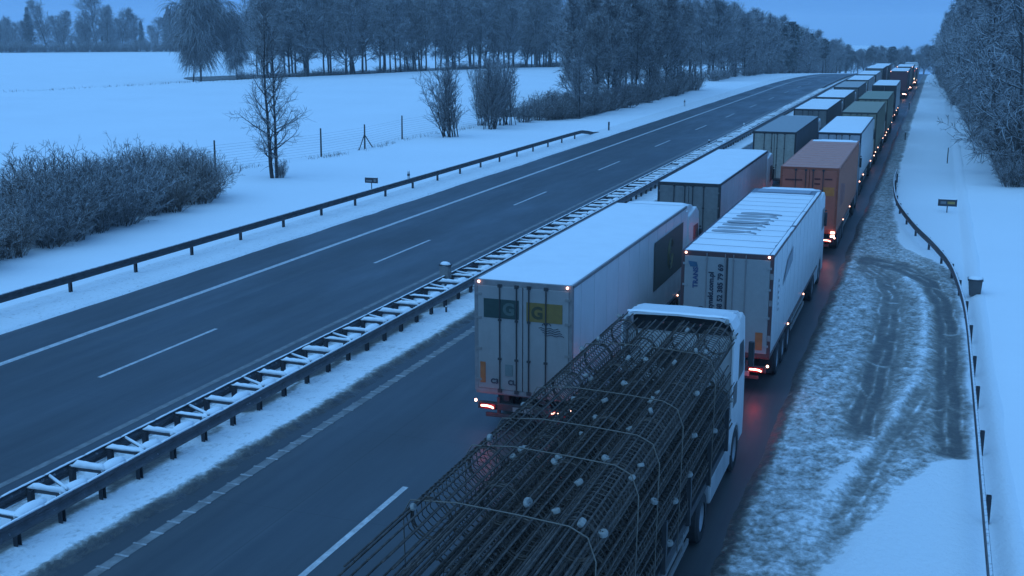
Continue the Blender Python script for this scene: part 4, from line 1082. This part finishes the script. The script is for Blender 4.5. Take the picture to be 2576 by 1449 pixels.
def grow_conifer(seed, h, pine=False):
    T = Tree(seed); r = T.r; tri = []
    T.path((0, 0, -.3), (0, 0, 1), h + .3, h * .012, .01, 8, .01, .02, T.thick)
    nW = 30 if not pine else 18; lo = .10 if not pine else .45
    for i in range(nW):
        u = lo + (1 - lo) * (i / nW); z = u * h
        L = (h * .21 * (1 - u) ** .8 + .15) if not pine else h * .20 * math.sin(math.pi * (.15 + .8 * (u - lo) / (1 - lo)))
        for k in range(7):
            az = i * 1.1 + k * 6.28 / 7 + r.uniform(-.3, .3); droop = -.28 if not pine else .25
            d = Vector((math.cos(az), math.sin(az), droop + (.45 * u if not pine else 0)))
            bp, bd = T.path((0, 0, z), d, L * r.uniform(.8, 1.15), .02, .006, 3, .06, .05, T.thin)
            for q in range(15):
                w = .12 + .88 * r.random(); c = T.along(bp, w); s_ = h * .030 * r.uniform(.7, 1.4) * (1.2 - .5 * w) * (1.5 if pine else 1)
                nrm = Vector((r.gauss(0, .5), r.gauss(0, .5), 1)).normalized(); ax = T.side(nrm, math.pi / 2); bx = nrm.cross(ax)
                tri.append((c + ax * s_, c - ax * s_ * .6 + bx * s_ * .5, c - ax * s_ * .6 - bx * s_ * .5, c - ax * s_ * .8))
    return T, tri
def tree_meshes(T, tscale=1.0, tri=None):
    th = np.array(T.thick); tn = np.array(T.thin) if T.thin else None
    V, F = tube_arrays(th, 5); trunk = np_mesh('trunk', V, F)
    if tn is not None:
        tn = tn.copy(); tn[:, 6:8] *= tscale
        V, F = tube_arrays(tn, 3)
    if tri:
        A = np.array([[tuple(p) for p in q] for q in tri]).reshape(-1, 3); n0 = len(V)
        V = np.concatenate([V, A]); F = np.concatenate([F, n0 + np.arange(len(A)).reshape(-1, 4)])
    return trunk, np_mesh('crown', V, F)

def bank(fn, seeds, tscale): return [tree_meshes(fn(s), tscale) for s in seeds]
B_BROAD = bank(lambda s: grow(s, 10, 'broad'), (1, 2, 3), 2.1)
B_TALL = bank(lambda s: grow(s, 10, 'tall'), (11, 12, 13, 14), 2.0)
B_BEECH = bank(lambda s: grow(s, 10, 'beech'), (21, 22, 23), 1.7)
B_BEECHF = bank(lambda s: grow(s, 10, 'beech'), (24, 25), 2.1)
B_BIRCH = bank(lambda s: grow(s, 10, 'birch'), (31, 32), 2.5)
B_ALDER = bank(lambda s: grow(s, 10, 'alder'), (41, 42), 1.25)
B_MULTI = bank(lambda s: grow_multi(s, 7, 19, .19, 1.35), (51, 52, 53), 2.0)
B_SHRUB = bank(lambda s: grow_shrub(s, 4), (61, 62, 63, 64), 2.0)
B_THICK = bank(lambda s: grow_shrub(s, 4, 82, .40), (65, 66, 67), 1.35)
B_SPRUCE = [tree_meshes(T_, 1.5, tri_) for T_, tri_ in (grow_conifer(71, 10), grow_conifer(72, 10))]
B_PINE = [tree_meshes(T_, 1.5, tri_) for T_, tri_ in (grow_conifer(73, 10, True), grow_conifer(74, 10, True))]
TR = random.Random(99)
def plant(name, label, cat, bank_, i, x, y, h, base=10.0, grp=None, mats=None, rz=None, wide=1.0, dz=0):
    """one tree: trunk and crown as its parts"""
    tm, cm = bank_[i % len(bank_)]; s = h / base
    t = thing(name, label, cat, (x, y, zg(x, y) + dz), TR.uniform(0, 6.28) if rz is None else rz, grp)
    t.scale = (s * wide, s * wide, s)
    mt, mc = mats or (M_BARK, M_TWIG)
    link('trunk', tm, mt, t); link('crown', cm, mc, t); return t

# --- A: treeline on the horizon beyond the far field
far = [(-8, 'c', 17), (18, 'b', 12), (48, 's', 19), (85, 'b', 14), (125, 'b', 20), (150, 'b', 16), (185, 'b', 15), (215, 'b', 18), (245, 'b', 23), (275, 'b', 17), (310, 'b', 17), (335, 'b', 15),
       (352, 's', 13), (385, 's', 19), (402, 's', 16), (425, 'b', 15), (455, 'b', 17), (482, 'b', 18), (520, 'b', 17), (552, 'b', 18), (580, 'b', 16), (612, 'b', 17), (645, 's', 15), (680, 'b', 18)]
pos_lab = iter(range(100))
FA = [(-10, -371, 391), (150, -352, 407), (300, -330, 420), (450, -308, 432), (590, -283, 441), (700, -262, 447)]
for i, (u, k, h) in enumerate(far):
    x = float(np.interp(u, [f[0] for f in FA], [f[1] for f in FA])) - TR.uniform(0, 8); y = float(np.interp(u, [f[0] for f in FA], [f[2] for f in FA])) + TR.uniform(0, 14)
    if k == 'b': plant('bare_tree', 'bare pale tree on the horizon beyond the far snow field', 'tree', B_BROAD, i, x, y, h, grp='treeline beyond the far field', wide=1.15)
    else: plant('spruce_tree', {48: 'lone dark spruce near the left edge of the horizon treeline', 385: 'tall pointed spruce in the horizon treeline', -8: 'dark spruce cut by the left picture edge on the horizon', 352: 'lower dark spruce just left of the pointed one on the horizon', 402: 'dark spruce just right of the pointed one on the horizon', 645: 'dark spruce behind the leaning trunks at the wood edge'}[u], 'tree', B_SPRUCE, i, x, y, h, mats=(M_BARKD, M_NEEDLE))
for i in range(44):
    u = -40 + i * 17.5 + TR.uniform(-6, 6)
    x = float(np.interp(u, [f[0] for f in FA], [f[1] for f in FA])) - TR.uniform(14, 44); y = float(np.interp(u, [f[0] for f in FA], [f[2] for f in FA])) + TR.uniform(16, 50)
    plant('bare_tree', 'bare pale tree in the rear rank of the horizon treeline', 'tree', B_BROAD, i, x, y, TR.uniform(9, 15), grp='rear rank of the horizon treeline', wide=1.35)
for i in range(30):
    u = -30 + i * 25; x = float(np.interp(u, [f[0] for f in FA], [f[1] for f in FA])) - 4; y = float(np.interp(u, [f[0] for f in FA], [f[2] for f in FA])) - 2
    plant('hedge_shrub', 'low dark scrub along the foot of the horizon treeline', 'shrub', B_SHRUB, i, x, y, TR.uniform(3.5, 6), 4.0, 'scrub below the horizon treeline', (M_BARKD, M_TWIGD), wide=2.2)

# --- G: drooping birch before the wood and its slim neighbours
plant('birch_tree', 'big drooping birch standing alone before the wood', 'tree', B_BIRCH, 0, -137.9, 198.8, 19.0, mats=(M_BARKD, M_TWIGD), wide=1.0)
plant('birch_tree', 'slim leaning birch left of the drooping birch', 'tree', B_BIRCH, 1, -140.2, 199.5, 15, mats=(M_BARKD, M_TWIGD), wide=.8).rotation_euler.y = R(-5)
plant('birch_tree', 'slim birch right of the drooping birch', 'tree', B_BIRCH, 1, -133.5, 205, 13, mats=(M_BARKD, M_TWIG), wide=.8)
# --- B: the wood behind the field brow
cnt = 0
for row in range(4):
    for k in range(27):
        y = 192 + k * 5.6 + TR.uniform(-2, 2) + row * 2
        if y > 345: continue
        x = float(ridge_x(y)) - (2.5 + row * 9 + TR.uniform(-2, 3.5))
        if -x / y > .632: continue
        h = TR.uniform(16.5, 21.5) - (2.5 if row == 0 and k % 3 == 0 else 0)
        if k < 3: h *= (.70 + .1 * k)
        lab = ['slender bare tree at the front of the snowy wood behind the field', 'bare tree in the second rank of the wood behind the field', 'bare tree deep in the wood behind the field', 'bare tree at the back of the wood behind the field'][row]
        plant('bare_tree', lab, 'tree', B_TALL if (k + row) % 3 else B_BROAD, cnt, x, y, h, grp='trees of the wood behind the field', mats=(M_BARKD if TR.random() < .6 else M_BARK, M_TWIGD if TR.random() < .35 else M_TWIG), wide=TR.uniform(.9, 1.2)); cnt += 1
for k in range(34):
    y = 192 + k * 4.4; x = float(ridge_x(y)) - TR.uniform(2, 16)
    if -x / y > .66: continue
    plant('undergrowth_shrub', 'low scrub between the trunks of the wood behind the field', 'shrub', B_SHRUB, k, x, y, TR.uniform(1.6, 3.4), 4.0, 'scrub in the wood behind the field', (M_BARKD, M_TWIGD), wide=1.6)
# --- C: dark group beside the road on the left
for i, (x, y, h) in enumerate([(-37.8, 127, 6.5), (-39.5, 131, 9), (-38.2, 136, 11), (-41.5, 138, 12.5), (-38.6, 142, 12.8), (-43, 146, 13.4), (-39.2, 148, 13.2), (-41, 153, 13.8), (-38.5, 156, 12.8), (-45, 158, 14.2), (-40.2, 161, 14), (-38.9, 166, 13.2), (-43, 168, 14.4), (-40, 172, 13.9), (-46, 174, 14.5), (-39.3, 178, 13.2), (-42, 182, 14.2), (-39.8, 187, 12.8), (-45, 190, 14), (-41.5, 194, 12.5), (-47, 166, 14.5), (-48, 184, 14.5)]):
    lab = 'dark bare tree in the dense group beside the left carriageway' if i > 1 else ['small bare tree at the near end of the dense roadside group', 'second bare tree at the near end of the dense roadside group'][i]
    plant('bare_tree', lab, 'tree', B_BROAD if i % 2 else B_TALL, i, x, y, h, grp='dense trees beside the left carriageway' if i > 1 else None, mats=(M_BARKD, M_TWIGD if i % 3 else M_TWIG), wide=1.0)
for i in range(26):
    y = 124 + i * 2.8; x = -37.0 - TR.uniform(0, 3.2)
    plant('roadside_shrub', 'low twiggy shrub at the foot of the dense roadside trees', 'shrub', B_SHRUB, i, x, y, TR.uniform(2.2, 4.2), 4.0, 'shrubs below the roadside trees', (M_SHRUB, M_TWIGD), wide=1.2)
# --- H: lone tree, multi-stemmed trees, shrubs along the fence
t = plant('alder_tree', 'slim lone alder on the snowy bank behind the left guardrail', 'tree', B_ALDER, 0, -42.0, 68.2, 10.6, mats=(M_BARKD, M_TWIGD), wide=1.15)
plant('alder_tree', 'second thinner stem beside the lone alder', 'tree', B_ALDER, 1, -41.76, 68.35, 9.8, mats=(M_BARKD, M_TWIGD), wide=1.05)
plant('roadside_shrub', 'small twiggy shrub at the foot of the lone alder', 'shrub', B_SHRUB, 2, -41.6, 68.6, 1.3, 4.0, mats=(M_SHRUB, M_TWIGD), wide=.8)
plant('multistem_tree', 'fan-shaped many-stemmed bare tree at the end of the fence', 'tree', B_MULTI, 0, -42.7, 100.9, 7.2, 7.0, mats=(M_BARKD, M_TWIG), wide=1.0)
plant('multistem_tree', 'many-stemmed bare tree just right of the fan-shaped one', 'tree', B_MULTI, 1, -42.2, 110.5, 7.6, 7.0, mats=(M_BARKD, M_TWIG), wide=.95)
plant('multistem_tree', 'many-stemmed bare tree, right one of the three by the fence', 'tree', B_MULTI, 2, -42.6, 115.5, 7.2, 7.0, mats=(M_BARKD, M_TWIGD), wide=.95)
plant('multistem_tree', 'slender upright clump behind the many-stemmed trees', 'tree', B_MULTI, 1, -44.4, 114, 7.2, 7.0, mats=(M_BARKD, M_TWIG), wide=.7)
for i, (x, y, h) in enumerate([(-42, 120, 2.6), (-41, 123, 3.2), (-39.6, 125, 3.4), (-38.6, 127.5, 3.0), (-41.5, 127, 3.4), (-40, 129.5, 3.2)]):
    plant('roadside_shrub', ['low reddish shrub left of the dense roadside trees', 'rounded shrub between the many-stemmed trees and the dense group', 'rounded shrub nearest the verge before the dense group', 'shrub touching the near end of the dense group', 'shrub behind the rounded ones before the dense group', 'shrub against the first dense trees'][i], 'shrub', B_SHRUB, i, x, y, h, 4.0, mats=(M_SHRUB, M_TWIGD), wide=1.25)
# --- I: the thicket at the left edge
n_th = 0
for row in range(3):
    for k in range(15):
        y = 26 + k * 2.35 + TR.uniform(-.5, .5) + row * .6
        x = float(np.interp(y, [25, 37.7, 45.4, 58.3], [-36.9, -37.9, -39.0, -40.6])) - row * 1.7 + TR.uniform(-.35, .35)
        prof = float(np.interp(y, [26, 36, 41, 45, 48, 51, 54, 57, 60], [3.0, 2.7, 2.9, 3.7, 3.8, 2.8, 3.1, 3.5, 2.6]))
        if y > 59.5: continue
        plant('thicket_shrub', ['dense twiggy shrub in the front row of the thicket at left', 'dense twiggy shrub in the middle row of the thicket at left', 'tall twiggy shrub at the back of the thicket at left'][row], 'shrub', B_THICK, n_th, x, y, prof * TR.uniform(.85, 1.08) * (1.0 + .04 * row), 4.0, 'shrubs of the thicket at left', (M_SHRUB, TR.choice([M_TWIGD, M_SHRUB, M_TWIG, M_SHRUB])), wide=TR.uniform(.95, 1.25)); n_th += 1
# --- D: wood along the far left side of the motorway
cnt = 0
for row in range(3):
    for k in range(40):
        y = 232 + k * 8.4 + TR.uniform(-3, 3)
        x = -(42 + row * 9 + TR.uniform(-2, 3)) + (2 if y > 420 else 0)
        hh = float(np.interp(y, [230, 260, 300, 360, 420, 500, 600], [13.5, 15, 14.8, 13.5, 12.5, 11.5, 11])) * TR.uniform(.85, 1.08)
        if TR.random() < (.0 if y < 290 else .38):
            plant('pine_tree', 'dark green pine in the far wood along the left carriageway', 'tree', B_PINE if TR.random() < .7 else B_SPRUCE, cnt, x, y, hh * 1.05, grp='pines of the far roadside wood', mats=(M_BARKD, M_NEEDLE), wide=1.25)
        else:
            plant('bare_tree', 'bare tree in the far wood along the left carriageway', 'tree', B_BEECHF if TR.random() < .35 else B_BROAD, cnt, x, y, hh, grp='bare trees of the far roadside wood', mats=(M_BARK, M_TWIGW if TR.random() < .3 else M_TWIG), wide=1.3)
        cnt += 1
for i in range(40):
    y = 228 + i * 7.5; plant('roadside_shrub', 'snowy scrub at the foot of the far roadside wood', 'shrub', B_SHRUB, i, -39.5 - TR.uniform(0, 3), y, TR.uniform(1.6, 3.2), 4.0, 'scrub below the far roadside wood', (M_SHRUB, M_TWIGW), wide=1.6)
# --- E: snowy trees closing the view where the road dips away
for i in range(46):
    x = -46 + (i % 23) * 2.9 + TR.uniform(-1, 1); y = 552 + (i // 23) * 16 + TR.uniform(-4, 6)
    plant('pine_tree' if i % 3 == 0 else 'bare_tree', 'snow-dusted pine closing the view at the end of the road' if i % 3 == 0 else 'snowy tree closing the view at the end of the road', 'tree', B_PINE if i % 3 == 0 else B_BROAD, i, x, y, TR.uniform(8.5, 13), grp='pines at the end of the road' if i % 3 == 0 else 'trees at the end of the road', mats=(M_BARK, M_NEEDLE if i % 3 == 0 else M_TWIGW), wide=1.4)
# --- F: snow-laden wood on the right
cnt = 0
for row in range(5):
    for k in range(34):
        y = 79 + k * 6.6 + TR.uniform(-2, 2) + row * 1.5
        edge = float(np.interp(y, [78, 111, 147, 230, 310], [5.0, 5.0, 4.6, 2.2, 1.6]))
        x = edge + row * 4.2 + TR.uniform(-.7, .9)
        h = float(np.interp(y, [78, 110, 150, 230, 310], [14.5, 15, 14.5, 13, 12])) * TR.uniform(.88, 1.1) * (1 + .04 * row)
        if row == 0 and y < 84: lab, g = 'nearest snow-laden tree at the corner of the right wood', None
        else: lab, g = ['snow-laden tree at the front edge of the right wood', 'snow-laden tree in the second rank of the right wood', 'snow-laden tree deep in the right wood', 'snow-laden tree farther inside the right wood', 'snow-laden tree at the back of the right wood'][row], 'trees of the right wood'
        plant('snowy_tree', lab, 'tree', B_BEECH if y < 190 else B_BEECHF, cnt, x, y, h, grp=g, mats=(M_BARK, M_TWIGW if TR.random() < .6 else M_TWIG), wide=TR.uniform(.85, 1.05)); cnt += 1
for i in range(64):
    y = 79.5 + i * 3.1; edge = float(np.interp(y, [78, 111, 147, 230, 310], [4.7, 4.5, 4.1, 1.4, .8]))
    plant('edge_shrub', 'tall twiggy shrub filling the edge of the right wood', 'shrub', B_SHRUB, i, edge + TR.uniform(.2, 3.4), y, TR.uniform(3.6, 6.4), 4.0, 'tall shrubs of the right wood', (M_SHRUB, M_TWIG if i % 2 else M_TWIGD), wide=.95)
for i in range(40):
    y = 78.5 + i * 4.2; edge = float(np.interp(y, [78, 111, 147, 230, 310], [4.3, 4.1, 3.6, .8, .2]))
    plant('edge_shrub', 'snowy shrub at the foot of the right wood', 'shrub', B_SHRUB, i, edge + TR.uniform(0, 2.0), y, TR.uniform(2.0, 3.6), 4.0, 'shrubs at the foot of the right wood', (M_SHRUB, M_TWIGW), wide=1.1)

# --- single out the front trees by their order in view
def ordinal(n):
    one = ['', 'first', 'second', 'third', 'fourth', 'fifth', 'sixth', 'seventh', 'eighth', 'ninth', 'tenth', 'eleventh', 'twelfth', 'thirteenth', 'fourteenth', 'fifteenth', 'sixteenth', 'seventeenth', 'eighteenth', 'nineteenth']
    if n < 20: return one[n]
    tens = {2: ('twentieth', 'twenty-'), 3: ('thirtieth', 'thirty-'), 4: ('fortieth', 'forty-'), 5: ('fiftieth', 'fifty-'), 6: ('sixtieth', 'sixty-'), 7: ('seventieth', 'seventy-'), 8: ('eightieth', 'eighty-')}[n // 10]
    return tens[0] if n % 10 == 0 else tens[1] + one[n % 10]
byl = {}
for o in list(COL.objects):
    if o.parent is None and o.get('category') in ('tree', 'shrub') and o.get('group'): byl.setdefault(o['label'], []).append(o)
for lab, os_ in byl.items():
    if len(os_) < 2 or len(os_) > 84: continue
    if any(w in lab for w in ('deep', 'farther inside', 'at the back', 'rear rank', 'second rank', 'back of')): continue
    os_.sort(key=lambda o: math.atan2(o.location.x, o.location.y))
    for i, o in enumerate(os_): o['label'] = lab + ', ' + ordinal(i + 1) + ' from left'

# --- leaf litter under the trees, grass showing through along the fence
def floor_mat():
    m, t, b = mat_new('forest_litter'); v = world_pos(t)
    n = noise(t, 1.6, 6, .7, v)
    t.links.new(ramp(t, n, [(.38, (.07, .06, .05)), (.55, (.16, .15, .14)), (.66, (.62, .64, .66))]), b.inputs['Base Color']); b.inputs['Roughness'].default_value = .95
    return m
M_FLOOR = floor_mat()
def strip(name, ys, xa, xb, n=8, lift=.10):
    V = []; ys = list(ys)
    for y in ys:
        a, b_ = xa(y), xb(y)
        for i in range(n + 1): x = a + (b_ - a) * i / n; V.append((x, y, zg(x, y) + lift))
    F = np.array([[j * (n + 1) + i, j * (n + 1) + i + 1, (j + 1) * (n + 1) + i + 1, (j + 1) * (n + 1) + i] for j in range(len(ys) - 1) for i in range(n)])
    o = link(name, np_mesh(name, np.array(V), F), M_FLOOR); o['kind'] = 'structure'
strip('forest_floor', np.arange(190, 350, 3), lambda y: float(ridge_x(y)) - 1.3 - 39 * float(sstep(186, 225, y)), lambda y: float(ridge_x(y)) - 1.2 - .8 * math.sin(y * .7), 14)
strip('forest_floor', np.arange(80, 312, 3), lambda y: float(np.interp(y, [78, 111, 147, 230, 310], [4.4, 4.2, 3.7, 1.0, .4])), lambda y: 26.0, 10)
strip('forest_floor', np.arange(126, 200, 3), lambda y: -50.0, lambda y: -37.6 + .5 * math.sin(y), 8)
gm = MB(); gr = random.Random(4)
for k in range(700):
    u = gr.random(); i = gr.randrange(1, 6); (x0, y0), (x1, y1) = fp[i], fp[i + 1]
    x = x0 + (x1 - x0) * u + gr.gauss(0, .35) + .5; y = y0 + (y1 - y0) * u + gr.gauss(0, .3)
    if math.sin(y * 1.9) + math.sin(y * .7 + 1) < -.2: continue
    g = zg(x, y); hgt = gr.uniform(.12, .42); dx, dy = gr.gauss(0, .12), gr.gauss(0, .12)
    gm.add([(x - .012, y, g - .03), (x + .012, y, g - .03), (x + dx, y + dy, g + hgt)], [(0, 1, 2)])
for k in range(260):
    x = gr.gauss(-.2, .45) + 2.0 - 1.0; y = 82 + gr.random() * 9; g = zg(x, y)
    gm.add([(x - .015, y, g + .0), (x + .015, y, g + .0), (x + gr.gauss(0, .1), y, g + gr.uniform(.1, .3))], [(0, 1, 2)])
for k in range(420):
    y = 128 + gr.random() * 75; x = float(ridge_x(y)) + gr.gauss(1.0, 1.2); 
    if vnoise(np.array([y * .12]), np.array([3.3]))[0] < .45: continue
    g = zg(x, y); gm.add([(x - .03, y, g - .03), (x + .03, y, g - .03), (x + gr.gauss(0, .1), y, g + gr.uniform(.15, .5))], [(0, 1, 2)])
go = link('dry_grass', gm.mesh('grass'), plain('dry_grass', (.09, .075, .05), .9)); tag(go, 'dry grass tufts poking through the snow along the fence', 'grass', kind='stuff')

# ------------------------------------------------------------------ winter haze: thin even air over the whole place
def haze_mat():
    m = bpy.data.materials.new('haze'); m.use_nodes = True; t = m.node_tree; t.nodes.clear()
    v = t.nodes.new('ShaderNodeVolumePrincipled'); v.inputs['Color'].default_value = (.9, .93, .96, 1); v.inputs['Density'].default_value = .00036
    o = t.nodes.new('ShaderNodeOutputMaterial'); t.links.new(v.outputs[0], o.inputs['Volume']); return m
hz = link('haze', MB().box(-1500, 1000, -200, 3100, -60, 40).mesh('haze'), haze_mat())
tag(hz, 'thin blue winter haze over the road and woods', 'haze', kind='stuff')
